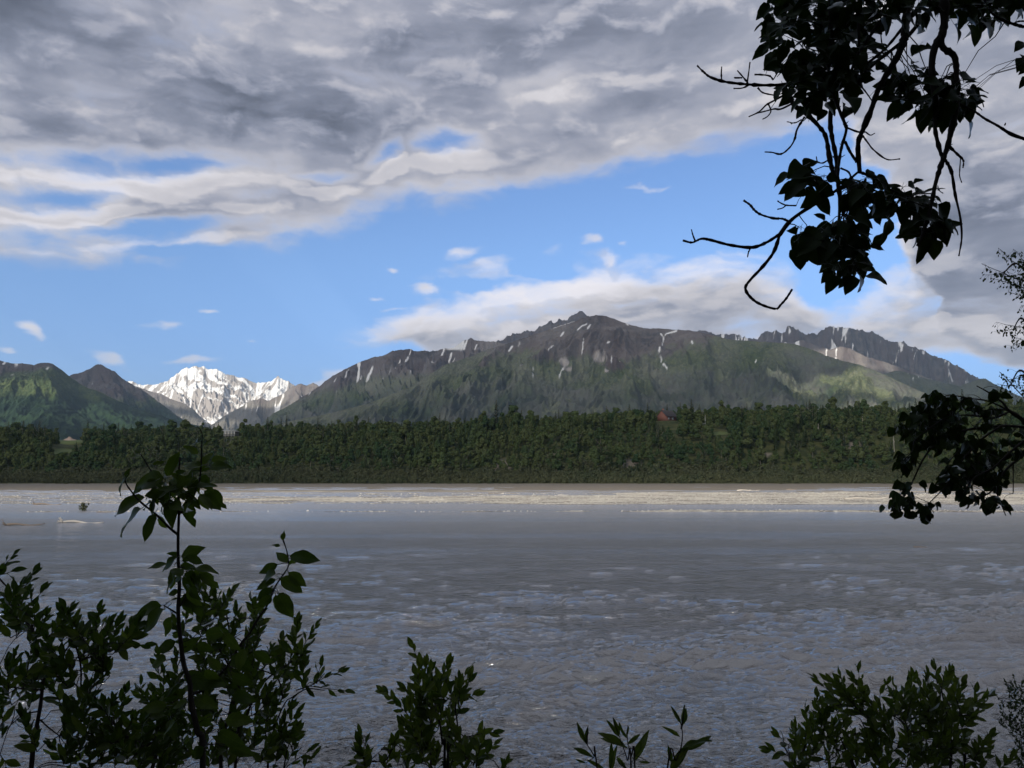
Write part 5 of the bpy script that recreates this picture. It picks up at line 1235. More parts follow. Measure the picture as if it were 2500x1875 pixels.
# ---- the drooping branch at the right edge
def right_cottonwood():
    Z0 = float(bank_z(np.array([5.7]), np.array([5.6]))[0]); p = Plant('cottonwood_tree', 'cottonwood at the right edge with a drooping leafy branch reaching over the far shore', 'tree', 'R', 22, (5.7, 5.6, Z0 - .2))
    p.branch([(5.7, 5.6, Z0 - .3), (5.6, 5.6, Z0 + 2), (5.3, 5.6, 9.0), (5.2, 5.7, 10.6), (5.3, 5.8, 13.5)], .17, .06, name='trunk', world=True, knob=.03, per=8)
    g = lambda pts: T(pts, 2100, 900, .2411); Y = 5.5
    r0 = p.w(2500, 1028, Y)
    p.branch([(5.3, 5.6, 9.0), (4.6, 5.55, 9.25), tuple(r0)], .05, .026, world=True, name='limb')
    p.branch(g([(1659, 530), (1580, 470), (1500, 420), (1450, 350), (1400, 310), (1300, 240), (1180, 175)]), 5, 1.2, Y, per=4)
    p.branch(g([(1500, 420), (1350, 415), (1200, 425), (1000, 410)]), 2.6, 1.2, Y); p.branch(g([(1500, 420), (1300, 330), (1100, 300), (900, 270), (760, 330)]), 2.2, 1.0, 5.6)
    r1 = p.w(2510, 1040, 5.6); p.branch([(5.3, 5.6, 8.9), (4.6, 5.6, 9.2), tuple(r1)], .04, .02, world=True, name='limb')
    p.branch(g([(1659, 590), (1420, 580), (1200, 600), (1000, 640), (820, 720), (700, 830), (620, 950), (560, 1080), (500, 1200), (430, 1330), (370, 1500)]), 3.6, 1.1, 5.6)
    p.branch(g([(1420, 585), (1250, 700), (1120, 830), (1040, 920), (980, 1050), (860, 1200), (700, 1360)]), 3.0, 1.0, 5.4); p.branch(g([(1200, 480), (1050, 470), (900, 490), (750, 570), (560, 720), (530, 830), (450, 920)]), 2.2, 1.0, 5.3)
    p.branch(g([(1500, 440), (1350, 500), (1200, 480)]), 2.6, 2.2, 5.4); p.branch(g([(1700, 700), (1500, 860), (1350, 1000), (1150, 1110), (1050, 1260)]), 3, 1.2, 5.2)
    p.branch([(5.35, 5.6, 8.3), (4.4, 5.4, 8.9), tuple(p.w(2510, 1069, 5.2))], .03, .014, world=True, name='limb'); p.branch([(5.4, 5.6, 8.1), (4.4, 5.5, 8.7), tuple(p.w(2510, 1106, 5.5))], .03, .014, world=True, name='limb')
    p.branch(g([(1700, 840), (1500, 1000), (1400, 1130), (1330, 1240), (1250, 1290), (1160, 1330), (1070, 1420)]), 3, 1.0, 5.5); p.branch(g([(1400, 1130), (1390, 1270), (1440, 1400), (1475, 1490)]), 2, .9, 5.5)
    p.branch(g([(1550, 960), (1550, 1200), (1545, 1265), (1510, 1260)]), 1.4, .8, 5.5); p.branch(g([(1250, 690), (1220, 850), (1190, 1000), (1100, 1150)]), 1.6, .9, 5.4); p.branch(g([(1060, 640), (1020, 800), (900, 950), (850, 1150)]), 1.5, .9, 5.6)
    rs = p.rs; Lf = .083
    for poly, st, n in [([(720, 210), (900, 220), (1060, 300), (1040, 400), (900, 420), (780, 500), (650, 640), (560, 720), (440, 700), (380, 640), (380, 550), (500, 440), (530, 380), (650, 280)], 70, 3),
        ([(1050, 270), (1150, 200), (1250, 330), (1400, 360), (1430, 420), (1230, 420)], 76, 3), ([(900, 420), (1050, 470), (1020, 640), (900, 740), (720, 770), (640, 690), (800, 520)], 74, 3),
        ([(350, 900), (440, 840), (540, 860), (540, 930), (440, 950)], 62, 3), ([(740, 1080), (850, 980), (850, 870), (1050, 900), (1250, 830), (1390, 870), (1440, 1000), (1450, 1140), (1380, 1200), (1300, 1150), (1150, 1130), (1050, 1170), (960, 1200), (870, 1230), (800, 1180)], 70, 3),
        ([(410, 1150), (500, 1120), (515, 1250), (480, 1320), (420, 1380), (380, 1270)], 62, 3), ([(285, 1385), (420, 1380), (400, 1410), (310, 1410)], 52, 3), ([(510, 1430), (650, 1330), (710, 1290), (780, 1310), (690, 1410), (610, 1470), (540, 1460)], 58, 3),
        ([(1020, 1260), (1150, 1210), (1240, 1230), (1190, 1310), (1080, 1310)], 62, 3), ([(1030, 1400), (1110, 1400), (1110, 1440), (1040, 1440)], 54, 3), ([(1270, 1240), (1390, 1300), (1440, 1360), (1400, 1400), (1330, 1390), (1270, 1320)], 60, 3),
        ([(1440, 1440), (1500, 1470), (1480, 1500), (1440, 1490)], 50, 3), ([(1420, 640), (1659, 660), (1700, 830), (1500, 850), (1300, 870), (1240, 790), (1300, 700)], 84, 2), ([(1210, 460), (1390, 470), (1370, 550), (1240, 590)], 74, 3), ([(1560, 560), (1700, 600), (1700, 700), (1560, 680)], 90, 2),
        ([(1120, 1330), (1180, 1330), (1160, 1380)], 50, 2), ([(620, 900), (670, 910), (650, 950)], 50, 2), ([(1050, 640), (1230, 620), (1230, 780), (1060, 860), (960, 830)], 84, 2), ([(1330, 200), (1420, 180), (1400, 240), (1330, 240)], 60, 2), ([(550, 1080), (600, 1110), (590, 1190), (560, 1160)], 50, 2)]:
        for (x, y) in fill(poly, st, rs):
            px, py = 2100 + x * .2411, 900 + y * .2411; p.rosette(p.w(px, py, rs.uniform(5.2, 5.8)), n + 1, Lf, spread=.7, down=.8)
    for k in range(14):      # the boughs out of the picture to the right
        a = rs.uniform(-1.2, 1.4); z = rs.uniform(9.4, 13.4); e = np.array([5.3 + 1.9 * math.cos(a), 5.7 + 1.9 * math.sin(a), z + .7]); e[0] = max(e[0], e[1] * .72 + .8)
        C = p.branch([(5.3, 5.7, z - .5), tuple((np.array([5.3, 5.7, z - .5]) + e) / 2 + [0, 0, .15]), tuple(e)], .03, .008, world=True, name='limb')
        for c in C[4:]:
            for _ in range(3): p.rosette(c + rs.normal(size=3) * .22 * [.6, 1, 1] + [.1, 0, -.1], 4, Lf, spread=1, down=.8)
    p.finish()
right_cottonwood()

# ---- birch sprays at the right edge
def birch():
    Z0 = float(bank_z(np.array([8.6]), np.array([9.0]))[0]); p = Plant('birch_tree', 'birch with fine hanging sprays of small leaves at the upper right edge', 'tree', 'B', 23, (8.6, 9.0, Z0 - .2))
    p.branch([(8.6, 9, Z0 - .3), (8.4, 9, 5), (8.1, 9, 9), (7.9, 9, 13), (7.8, 9, 15)], .14, .04, name='trunk', world=True, knob=.03, per=8)
    g = lambda q: T(q, 2300, 580, .241); rs = p.rs
    def off(py, Yd): return p.near(p.w(2600, py, Yd))[0]
    tw = [([(900, 340), (830, 300), (700, 230), (640, 170), (570, 105)], .9), ([(900, 290), (820, 230), (770, 160), (720, 115)], .8), ([(900, 460), (760, 420), (600, 350), (480, 300), (400, 265)], 1.0), ([(620, 360), (540, 375), (430, 378)], .6),
          ([(900, 540), (760, 490), (640, 450), (545, 425)], .8), ([(900, 620), (830, 600), (670, 550)], .8), ([(900, 940), (800, 905), (680, 890), (550, 855)], .8), ([(720, 930), (640, 940), (565, 960)], .6), ([(900, 1060), (830, 1040), (720, 1005)], .7),
          ([(860, 1060), (760, 1080), (695, 1110)], .6), ([(900, 1370), (830, 1360), (740, 1355)], .7), ([(900, 1680), (800, 1590), (700, 1480), (640, 1410), (580, 1360)], 1.3), ([(900, 1430), (800, 1420), (680, 1440)], .8), ([(900, 1500), (840, 1500), (770, 1490)], .6),
          ([(690, 1500), (640, 1500), (560, 1480)], .7), ([(900, 240), (850, 260), (800, 240)], .8), ([(900, 700), (850, 690), (800, 690)], .7), ([(900, 780), (850, 820), (800, 830)], .6)]
    for q, r in tw:
        gp = g(q); Yd = rs.uniform(8.6, 9.4); a = off(gp[0][1], Yd); b = p.w(gp[0][0], gp[0][1], Yd); p.branch([tuple(a), tuple((a + b) / 2 + [0, 0, .15]), tuple(b)], .018, .008, world=True, sides=4, per=4)
        C = p.branch(gp, r * 1.3, r * .5, Yd, per=5, sides=4)
        for c in C[1:]:
            for _ in range(2 if rs.rand() < .6 else 1):
                d = np.array([rs.normal() * .6, rs.normal() * .5, -1.0]); e = c + rs.normal(size=3) * .03 + d * .03; p.twig(c, e, .0012, .0008); p.leaf(e, d, rs.uniform(.028, .045))
    for poly, st in [([(570, 350), (640, 330), (700, 370), (840, 320), (880, 640), (770, 580), (700, 480), (620, 420)], 36), ([(710, 900), (880, 880), (880, 980), (760, 960)], 34), ([(740, 1040), (880, 1020), (880, 1090), (760, 1080)], 34), ([(780, 1350), (880, 1350), (880, 1420), (790, 1400)], 34), ([(590, 1400), (660, 1420), (650, 1460), (600, 1430)], 32),
                     ([(530, 1520), (600, 1500), (600, 1560), (540, 1570)], 34), ([(780, 1500), (880, 1490), (880, 1560), (800, 1550)], 34), ([(790, 220), (880, 220), (880, 300), (790, 300)], 34)]:
        for (x, y) in fill(poly, st, rs): p.rosette(p.w(2300 + x * .241, 580 + y * .241, rs.uniform(8.6, 9.4)), 3, .042, spread=.7, down=.8)
    for k in range(16):
        a = rs.uniform(-1.2, 1.4); z = rs.uniform(6.5, 14.5); e = np.array([8.3 + 1.7 * math.cos(a), 9 + 1.7 * math.sin(a), z + .9]); e[0] = max(e[0], e[1] * .72 + .7)
        C = p.branch([(8.1, 9, z - .4), tuple((np.array([8.1, 9, z - .4]) + e) / 2 + [0, 0, .25]), tuple(e)], .02, .006, world=True, name='limb', sides=4)
        for c in C[3:]:
            for _ in range(5): p.rosette(c + rs.normal(size=3) * .25 * [.6, 1, 1] + [.1, 0, -.15], 4, .05, spread=.8, down=.8)
    p.finish()
birch()

# ---- tall sapling at the left
def sapling():
    Y = 2.8; bz = float(bank_z(np.array([-1.1]), np.array([2.8]))[0])
    b0 = np.array([at(500, 1990, 2.8).x, 2.8, bz - .1]); p = Plant('cottonwood_sapling', 'tall slender cottonwood sapling with large nibbled leaves rising past the treeline at the left', 'sapling', 'S', 24, b0)
    st = [(439, 1116), (435, 1193), (437, 1241), (435, 1309), (435, 1362), (438, 1429), (435, 1492), (440, 1556), (448, 1619), (463, 1666), (467, 1714), (482, 1787), (495, 1885)]
    C = [tuple(p.w(x, y, Y)) for x, y in st[::-1]]; p.branch([tuple(b0)] + C, 7.5 * Y / F, 2.0 * Y / F, name='stem', world=True, knob=.05, per=5)
    p.branch([(435, 1306), (412, 1287), (381, 1256), (345, 1227), (321, 1200), (306, 1174), (313, 1145)], 3.2, 1.2, Y); p.branch([(441, 1253), (451, 1236), (465, 1207), (484, 1183), (490, 1149), (492, 1096), (493, 1058), (482, 1041)], 3.2, 1.0, Y)
    p.branch([(425, 1200), (400, 1185), (369, 1149), (354, 1125), (342, 1106), (335, 1089)], 1.8, .9, Y)
    p.branch([(467, 1695), (501, 1682), (533, 1651), (562, 1616), (584, 1578), (609, 1546), (631, 1508), (653, 1477), (672, 1432), (691, 1404), (704, 1380), (700, 1345), (691, 1318)], 3.6, 1.4, 2.9, knob=.15)
    p.branch([(435, 1500), (420, 1490), (400, 1478)], 2.2, 1.4, Y); p.branch([(440, 1480), (455, 1455), (470, 1445)], 2.2, 1.2, Y)
    z1 = [(630, 885, 243, 1022), (600, 1005, 305, 1250), (740, 1055, 597, 1340), (650, 1180, 706, 1262), (790, 1080, 845, 1235), (890, 900, 905, 1215), (860, 820, 745, 1060), (1050, 920, 1140, 1212), (1200, 850, 1280, 1025), (1240, 820, 1475, 990), (1240, 860, 1385, 1000),
          (1090, 880, 1200, 1000), (440, 690, 330, 862), (440, 690, 478, 590), (830, 690, 465, 750), (660, 720, 468, 868), (770, 790, 612, 892), (860, 670, 958, 425), (860, 690, 808, 622), (850, 740, 695, 782), (590, 440, 552, 358), (585, 465, 498, 465), (1165, 190, 1033, 128), (1235, 215, 1325, 185),
          (1245, 365, 1307, 298), (1175, 450, 1038, 350), (1170, 330, 1112, 318), (1210, 560, 1312, 408), (1310, 515, 1475, 488), (1290, 580, 1502, 556), (1205, 565, 1128, 512), (1190, 600, 1068, 668), (1200, 580, 1000, 528), (1230, 660, 1320, 638), (1225, 730, 1307, 802), (940, 660, 1025, 618), (900, 720, 1055, 700),
          (990, 760, 1125, 782), (720, 555, 842, 518), (1000, 850, 1110, 900), (1010, 1490, 1208, 1388), (1050, 1490, 1252, 1552), (990, 1480, 863, 1442), (960, 1500, 768, 1632), (1010, 1530, 1125, 1505), (1145, 1600, 1382, 1618), (920, 760, 840, 830), (980, 800, 1010, 900), (1160, 740, 1180, 870), (880, 880, 800, 960), (700, 940, 590, 1000), (980, 880, 930, 1010), (1000, 700, 900, 640), (1080, 820, 1010, 930), (820, 760, 720, 860), (1140, 800, 1080, 900), (940, 960, 1000, 1090), (1180, 690, 1090, 740), (900, 800, 960, 940)]
    for a in z1:
        q = T([(a[0], a[1]), (a[2], a[3])], 200, 1000, .2411); p.leaf_px(*q[0], *q[1], Y=Y + p.rs.uniform(-.08, .08), dz=p.rs.uniform(-.02, .02))
    z2 = [(475, 160, 365, 312), (655, 150, 820, 275), (600, 130, 552, 335), (650, 170, 610, 245), (500, 360, 682, 395), (430, 370, 500, 335), (360, 405, 122, 466), (385, 435, 142, 645), (445, 495, 352, 662), (440, 470, 482, 562), (470, 680, 287, 782), (395, 830, 260, 846), (500, 640, 428, 636), (520, 330, 640, 345),
          (1260, 90, 1092, 158), (1240, 165, 1105, 200), (1240, 205, 1083, 272), (1220, 280, 1072, 370), (1212, 330, 1087, 436), (1242, 325, 1287, 502), (1260, 320, 1384, 510), (1265, 315, 1382, 400), (1280, 195, 1466, 302), (1340, 150, 1492, 262), (1350, 25, 1592, 40), (1330, 75, 1245, -20), (1362, 50, 1382, 122),
          (520, 760, 640, 650), (530, 950, 700, 960), (560, 1000, 900, 960), (900, 800, 1060, 900), (1000, 740, 940, 920), (1070, 760, 1230, 860), (840, 620, 960, 760), (700, 900, 820, 1020), (640, 700, 760, 760), (420, 760, 350, 700), (590, 1250, 740, 1350), (470, 1300, 330, 1420), (420, 1290, 470, 1440), (850, 1290, 1080, 1280), (800, 1380, 990, 1500), (880, 1480, 1080, 1570),
          (760, 1250, 640, 1360), (900, 1100, 1120, 1130), (620, 1120, 780, 1190), (560, 1150, 420, 1190), (690, 1500, 560, 1600), (640, 1080, 530, 1000), (900, 950, 1080, 1020), (400, 1180, 180, 1200), (590, 600, 700, 560), (700, 640, 860, 600), (820, 900, 700, 800)]
    for a in z2:
        q = T([(a[0], a[1]), (a[2], a[3])], 280, 1350, .3164)
        A_ = p.w(*q[0], Y + .05); nr = p.near(A_)[0]
        if np.linalg.norm(nr - A_) > .03: p.twig(nr, A_, .0018, .0012, .05)
        p.leaf_px(*q[0], *q[1], Y=Y + .05 + p.rs.uniform(-.08, .08), dz=p.rs.uniform(-.02, .02))
    for x, y in [(400, 1165), (420, 1195), (455, 1190), (475, 1205), (440, 1165), (385, 1200), (470, 1150), (410, 1225), (452, 1385), (425, 1380), (450, 1440), (455, 1415)]: p.rosette(p.w(x, y, Y + p.rs.uniform(-.1, .1)), 4, .075, down=.7)
    p.leaf_px(691, 1320, 691, 1294, Y=2.9); p.leaf_px(684, 1334, 663, 1328, Y=2.9)
    p.finish()
sapling()

# ---- willow bushes
def willow(name, label, seed, rootpx, Yd, stems, polys, L=.074, step=44, nl=10, shoots=(), leafkind='W', cap=300, sl=.13, group=None):
    bx = at(rootpx, 1900, Yd).x; bz = float(bank_z(np.array([bx]), np.array([Yd]))[0]); p = Plant(name, label, 'bush', leafkind, seed, (bx, Yd, bz - .1), group)
    for q, r0, r1 in stems:
        C = [tuple(p.w(x, y, Yd)) for x, y in q]
        if q[0][1] > 1840: C = [(bx + p.rs.normal() * .08, Yd, bz - .1)] + C
        p.branch(C, r0 * Yd / F, r1 * Yd / F, name='stem', world=True, knob=.06, per=5)
    cx = np.mean([a for poly, _ in polys for a, b in poly]) if polys else rootpx
    for poly, st in polys:
        pc = np.mean(np.array(poly), axis=0)
        for (x, y) in fill(poly, st or step, p.rs):
            c = p.w(x, y + 14, Yd + p.rs.uniform(-.25, .25)); d = UPV * 1.0 + RIGHT * ((x - pc[0]) / 260.0 + p.rs.normal() * .45) + FWD * p.rs.normal() * .4
            p.shoot(c, d, sl * p.rs.uniform(.6, 1.1), nl, L)
    for (x0, y0, x1, y1, n) in shoots:
        a, b = p.w(x0, y0, Yd), p.w(x1, y1, Yd); p.shoot(a, b - a, np.linalg.norm(b - a), n, L)
    p.finish(cap)
    return p

z3 = lambda q: T(q, 0, 1330, .3284)
willow('willow_bush', 'dense leafy willow bush at the left edge of the near bank', 31, 80, 3.0,
    [(z3([(230, 1690), (245, 1500), (300, 1200), (320, 1020), (350, 930), (290, 760), (250, 640)]), 6, 1.6), (z3([(350, 930), (440, 830), (540, 730)]), 3, 1.5), (z3([(320, 1080), (180, 1070), (50, 1050), (-60, 1000)]), 2.2, 1.2), (z3([(600, 1090), (700, 1130), (760, 1220), (830, 1290)]), 2.6, 1.6),
     (z3([(300, 1300), (350, 1350), (440, 1420)]), 2, 1.2), (z3([(280, 1240), (180, 1260), (80, 1340)]), 1.8, 1.0), (z3([(1120, 1700), (1060, 1500), (900, 1400), (830, 1290)]), 5, 2), (z3([(560, 740), (600, 900), (600, 1090)]), 2, 2)],
    [(z3([(0, 380), (60, 360), (200, 420), (280, 480), (380, 520), (420, 620), (330, 660), (280, 700), (150, 740), (90, 700), (0, 720)]), 31), (z3([(540, 640), (640, 600), (760, 560), (900, 600), (960, 700), (900, 830), (820, 960), (760, 1040), (600, 1080), (420, 1060), (330, 1000), (330, 760), (430, 680)]), 33),
     (z3([(0, 900), (200, 890), (290, 960), (330, 1060), (300, 1180), (130, 1200), (0, 1260)]), 32), (z3([(0, 1360), (90, 1340), (60, 1500), (0, 1520)]), 34), (z3([(450, 1120), (560, 1160), (760, 1180), (860, 1240), (980, 1280), (1200, 1220), (1218, 1690), (480, 1690), (430, 1450), (520, 1340), (430, 1240)]), 32),
     (z3([(160, 1420), (220, 1400), (330, 1440), (290, 1500), (180, 1500)]), 31), (z3([(60, 1600), (200, 1600), (160, 1700), (40, 1700)]), 40)],
    shoots=[tuple(v for q in z3([(-20, 240), (90, 110)]) for v in q[:2]) + (5,), tuple(v for q in z3([(-20, 230), (120, 200)]) for v in q[:2]) + (3,), tuple(v for q in z3([(170, 500), (310, 340)]) for v in q[:2]) + (5,), tuple(v for q in z3([(160, 500), (165, 360)]) for v in q[:2]) + (4,),
            tuple(v for q in z3([(880, 780), (1000, 620)]) for v in q[:2]) + (4,), tuple(v for q in z3([(860, 750), (1080, 745)]) for v in q[:2]) + (4,), tuple(v for q in z3([(0, 1560), (60, 1659)]) for v in q[:2]) + (3,)])
z2f = lambda q: T(q, 280, 1350, .3164)
willow('willow_bush', 'broad willow bush growing behind the tall sapling', 32, 600, 3.5,
    [(z2f([(820, 1700), (830, 1450), (900, 1200), (960, 1000), (900, 700), (860, 450)]), 5, 1.5), (z2f([(1180, 1700), (1200, 1500), (1250, 1300), (1320, 1150), (1360, 1120)]), 3.2, 1.2), (z2f([(930, 1650), (1000, 1300), (1150, 1000), (1350, 850), (1450, 720)]), 4, 1.2), (z2f([(1300, 1130), (1250, 960), (1060, 880)]), 2, 1.4),
     (z2f([(480, 1700), (500, 1400), (470, 1200), (430, 1000)]), 4, 1.4), (z2f([(1360, 1120), (1480, 1050), (1620, 1060)]), 1.8, 1), (z2f([(1400, 1060), (1540, 1010), (1620, 930)]), 1.5, 1), (z2f([(900, 900), (780, 700), (640, 520)]), 2.5, 1.2), (z2f([(1300, 1690), (1390, 1560), (1440, 1500)]), 2, 1.2)],
    [(z2f([(560, 460), (650, 420), (760, 350), (900, 380), (1040, 430), (1180, 480), (1150, 600), (1120, 690), (1000, 760), (760, 760), (560, 700), (520, 560)]), 33), (z2f([(560, 760), (900, 760), (1080, 700), (1260, 720), (1400, 740), (1500, 720), (1500, 880), (1460, 960), (1330, 1010), (1300, 1120), (1150, 1160), (900, 1100), (620, 1050)]), 33),
     (z2f([(300, 880), (400, 870), (480, 920), (560, 1100), (450, 1180), (330, 1130), (380, 1010)]), 33), (z2f([(200, 1180), (480, 1130), (700, 1150), (1150, 1170), (1280, 1200), (1340, 1260), (1320, 1380), (1400, 1500), (1340, 1690), (1180, 1700), (200, 1700)]), 35), (z2f([(1380, 1040), (1460, 960), (1520, 980), (1500, 1100), (1420, 1120)]), 28)],
    shoots=[tuple(v for q in z2f([(1400, 820), (1540, 570)]) for v in q[:2]) + (9,), tuple(v for q in z2f([(1450, 1020), (1760, 1060)]) for v in q[:2]) + (7,), tuple(v for q in z2f([(1520, 1020), (1720, 930)]) for v in q[:2]) + (6,), tuple(v for q in z2f([(1250, 1380), (1380, 1140)]) for v in q[:2]) + (7,), tuple(v for q in z2f([(1260, 1450), (1410, 1210)]) for v in q[:2]) + (7,),
            tuple(v for q in z2f([(1330, 1620), (1420, 1410)]) for v in q[:2]) + (6,), tuple(v for q in z2f([(1340, 1640), (1490, 1510)]) for v in q[:2]) + (5,), tuple(v for q in z2f([(1440, 1700), (1550, 1560)]) for v in q[:2]) + (5,), tuple(v for q in z2f([(200, 1160), (210, 1020)]) for v in q[:2]) + (2,), tuple(v for q in z2f([(760, 520), (915, 280)]) for v in q[:2]) + (7,), tuple(v for q in z2f([(1560, 1010), (1590, 860)]) for v in q[:2]) + (4,)])
zm = lambda q: T(q, 800, 1500, .452)
willow('willow_bush', 'cone-shaped leafy willow bush in the middle of the near bank', 33, 1085, 3.1,
    [(zm([(630, 850), (620, 700), (600, 560), (560, 430), (500, 320)]), 4, 1.2), (zm([(650, 850), (700, 640), (690, 500), (710, 420)]), 3, 1.2), (zm([(560, 850), (480, 700), (440, 560)]), 3, 1.2), (zm([(640, 830), (780, 800), (860, 760)]), 2.2, 1), (zm([(430, 850), (300, 800), (220, 790)]), 2.2, 1)],
    [(zm([(500, 420), (600, 420), (720, 430), (750, 500), (700, 600), (720, 720), (800, 800), (840, 850), (380, 850), (370, 740), (450, 620), (400, 540), (420, 480)]), 30), (zm([(200, 740), (300, 740), (330, 850), (170, 850)]), 36), (zm([(760, 720), (850, 740), (830, 800), (770, 790)]), 32)],
    shoots=[zz for zz in [(1035, 1665, 1001, 1593, 5), (1045, 1680, 1045, 1624, 4), (1085, 1690, 1093, 1630, 4), (1110, 1705, 1146, 1648, 4), (1110, 1712, 1158, 1696, 4), (1020, 1710, 990, 1685, 4), (1135, 1800, 1202, 1790, 4), (1160, 1860, 1203, 1822, 4), (905, 1860, 884, 1795, 4), (920, 1860, 865, 1870, 3), (930, 1830, 958, 1818, 3), (1225, 1885, 1232, 1868, 3)]])
p3 = Plant('willow_shoots', 'small group of long narrow upright leaves at the bottom edge, right of the cone-shaped bush', 'plant', 'L', 34, (at(1540, 1900, 2.6).x, 2.6, float(bank_z(np.array([.4]), np.array([2.6]))[0]) - .1))
for q in ([(1460, 870), (1440, 770), (1400, 700), (1345, 590)], [(1640, 870), (1620, 790), (1590, 700), (1540, 560)], [(1660, 870), (1640, 760), (1620, 690), (1620, 600)], [(1830, 870), (1880, 790), (1912, 700), (1910, 600), (1860, 500)], [(1910, 620), (1930, 490)], [(1400, 700), (1405, 605)]):
    C = [tuple(p3.w(x, y, 2.6)) for x, y in zm(q)]
    if q[0][1] > 860: C = [tuple(p3.base + [0, 0, 0])] + C
    p3.branch(C, 2.4 * 2.6 / F, .8 * 2.6 / F, name='stem', world=True, knob=.03)
for a in [(1435, 772, 1325, 710), (1495, 835, 1395, 782), (1395, 802, 1333, 784), (1525, 840, 1540, 690), (1610, 712, 1463, 632), (1650, 785, 1725, 618), (1620, 702, 1690, 643), (1400, 702, 1340, 583), (1390, 692, 1406, 603), (1575, 662, 1510, 568), (1580, 652, 1540, 556), (1610, 662, 1560, 583), (1615, 662, 1625, 598),
          (1910, 592, 1856, 495), (1912, 592, 1932, 488), (1905, 662, 1812, 598), (1912, 722, 2072, 645), (1850, 835, 1945, 700), (1850, 792, 1840, 705), (1740, 802, 1678, 795), (1560, 770, 1620, 835), (1500, 850, 1400, 850), (1620, 840, 1560, 780), (1880, 760, 1960, 700)]:
    q = zm([(a[0], a[1]), (a[2], a[3])]); A_ = p3.w(*q[0], 2.6); nr = p3.near(A_)[0]
    if np.linalg.norm(nr - A_) > .01: p3.twig(nr, A_, .0014, .001, .02)
    p3.leaf_px(*q[0], *q[1], Y=2.6)
    if a[0] in (1912, 1850, 1650, 1525, 1610) : p3.leaf_px(q[0][0] + 3, q[0][1] + 4, q[1][0] + 5, q[1][1] + 7, Y=2.62)
p3.finish()
zr = lambda q: T(q, 1800, 1550, .3165)
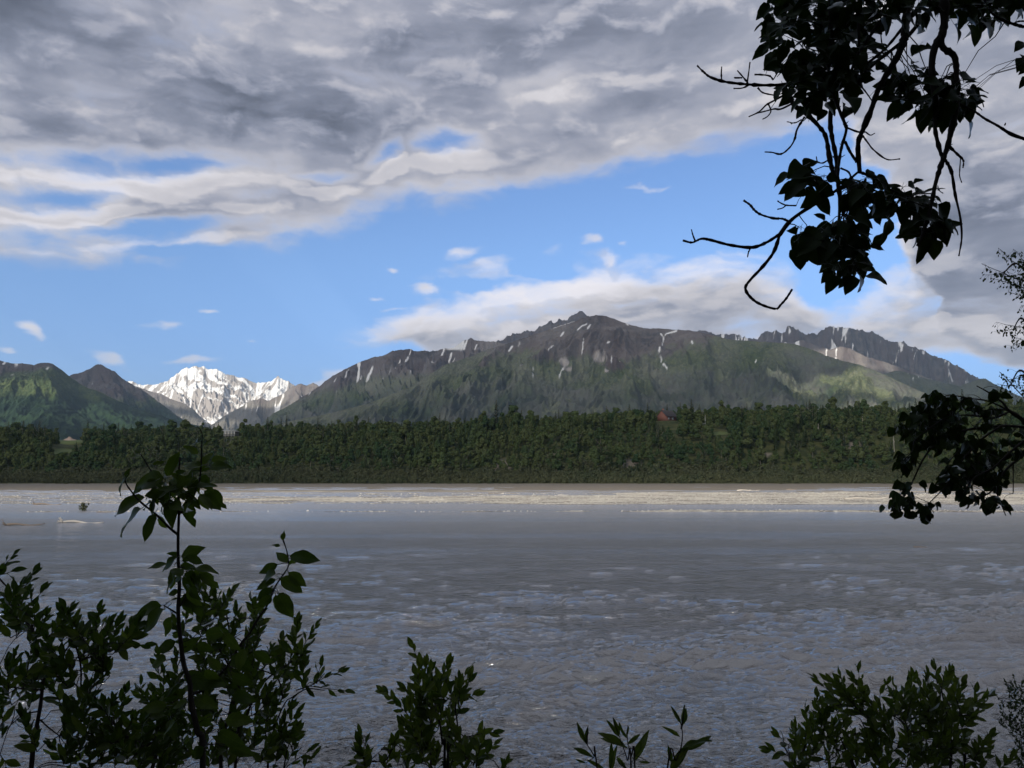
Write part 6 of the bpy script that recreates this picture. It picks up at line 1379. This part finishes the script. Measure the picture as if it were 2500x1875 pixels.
willow('willow_bush', 'wide willow bush with dark stems at the lower right of the near bank', 35, 2270, 3.9,
    [(zr([(1640, 1060), (1630, 800), (1620, 640), (1580, 450), (1570, 330)]), 3.4, 1.0), (zr([(1400, 1060), (1360, 850), (1300, 700), (1150, 590), (1040, 590)]), 3.2, 1.0), (zr([(920, 1060), (880, 980), (840, 920), (760, 870), (700, 800)]), 2.8, 1.0), (zr([(860, 940), (760, 940), (680, 1000)]), 2, 1.0),
     (zr([(1050, 590), (960, 600), (900, 500), (950, 400)]), 2, .8), (zr([(1620, 640), (1750, 620), (1880, 640)]), 1.8, .8), (zr([(1000, 750), (970, 690), (950, 650)]), 1.8, 1.0), (zr([(900, 765), (1000, 755), (1060, 780), (1300, 860)]), 1.8, 1.4), (zr([(560, 1060), (600, 900), (640, 740), (660, 640)]), 2.6, 1), (zr([(480, 1060), (420, 950), (390, 880)]), 2, .9), (zr([(1750, 1060), (1760, 980), (1740, 900)]), 2.2, 1.0)],
    [(zr([(390, 890), (420, 800), (500, 760), (560, 650), (640, 620), (700, 650), (740, 740), (800, 860), (830, 960), (900, 1040), (400, 1040), (420, 940)]), 24), (zr([(760, 580), (780, 480), (900, 440), (1000, 500), (1100, 480), (1200, 520), (1350, 500), (1420, 440), (1500, 440), (1620, 400), (1720, 480), (1850, 600), (1860, 660), (1780, 660), (1680, 700), (1650, 850), (1560, 900), (1400, 800), (1300, 720), (1100, 680), (1000, 620), (850, 620)]), 24),
     (zr([(1060, 780), (1300, 760), (1400, 820), (1600, 900), (1640, 1040), (900, 1040), (900, 930), (1020, 900)]), 25), (zr([(1680, 980), (1740, 880), (1850, 920), (2000, 980), (2020, 1050), (1680, 1050)]), 26)],
    L=.082, nl=8, sl=.15,
    shoots=[tuple(v for q in zr([a, b]) for v in q[:2]) + (n,) for a, b, n in [((800, 450), (690, 350), 4), ((850, 430), (805, 320), 3), ((930, 480), (960, 262), 5), ((1100, 470), (1150, 392), 3), ((1420, 440), (1365, 330), 4), ((1550, 430), (1530, 250), 5), ((1590, 420), (1640, 300), 5), ((660, 640), (685, 505), 5), ((540, 680), (530, 590), 3), ((400, 850), (330, 775), 3), ((400, 930), (245, 890), 4),
            ((1700, 520), (1690, 405), 3), ((1820, 560), (1840, 450), 3), ((1850, 590), (1900, 530), 3), ((420, 800), (430, 715), 3), ((1750, 960), (1740, 820), 3), ((1900, 960), (1950, 900), 3), ((1260, 520), (1225, 410), 2), ((1300, 1050), (1290, 900), 3), ((1350, 1050), (1440, 920), 3)]])
willow('birch_bush', 'small-leaved shrub at the bottom right corner above the water', 36, 2490, 6.5,
    [(zr([(2260, 1060), (2240, 800), (2230, 500), (2212, 300)]), 1.6, .7), (zr([(2230, 600), (2100, 500), (2010, 490)]), .9, .5), (zr([(2240, 850), (2120, 680), (2000, 650)]), .9, .5), (zr([(2230, 450), (2130, 400), (2060, 380)]), .8, .5)],
    [(zr([(2230, 300), (2150, 330), (2080, 370), (2030, 490), (2060, 560), (2040, 640), (1990, 670), (2100, 690), (2140, 760), (2130, 900), (2120, 1000), (2230, 1050)]), 12), (zr([(2230, 300), (2330, 350), (2350, 1050), (2220, 1050)]), 16)], L=.036, nl=5, sl=.07, leafkind='B')
# ------------------------------------------------------------------ the air
def build_haze():
    x0, x1, y0, y1, z0, z1 = -21000, 21000, -4000, 31000, -3.6, 2750
    V = np.array([(x, y, z) for z in (z0, z1) for y in (y0, y1) for x in (x0, x1)], float)
    f = np.array([[0, 2, 3, 1], [4, 5, 7, 6], [0, 1, 5, 4], [2, 6, 7, 3], [0, 4, 6, 2], [1, 3, 7, 5]])
    m = bpy.data.materials.new('air'); m.use_nodes = True; t = NT(m.node_tree); t.n.clear()
    out = t.new('ShaderNodeOutputMaterial'); v = t.new('ShaderNodeVolumePrincipled')
    v.inputs['Color'].default_value = (0.52, 0.74, 1.0, 1); v.inputs['Density'].default_value = HAZE
    v.inputs['Anisotropy'].default_value = 0.2
    t.l.new(v.outputs[0], out.inputs['Volume'])
    obj('haze', mesh_np('haze', V, f, [m], False), kind='stuff')
HAZE = 2.7e-5
build_haze()
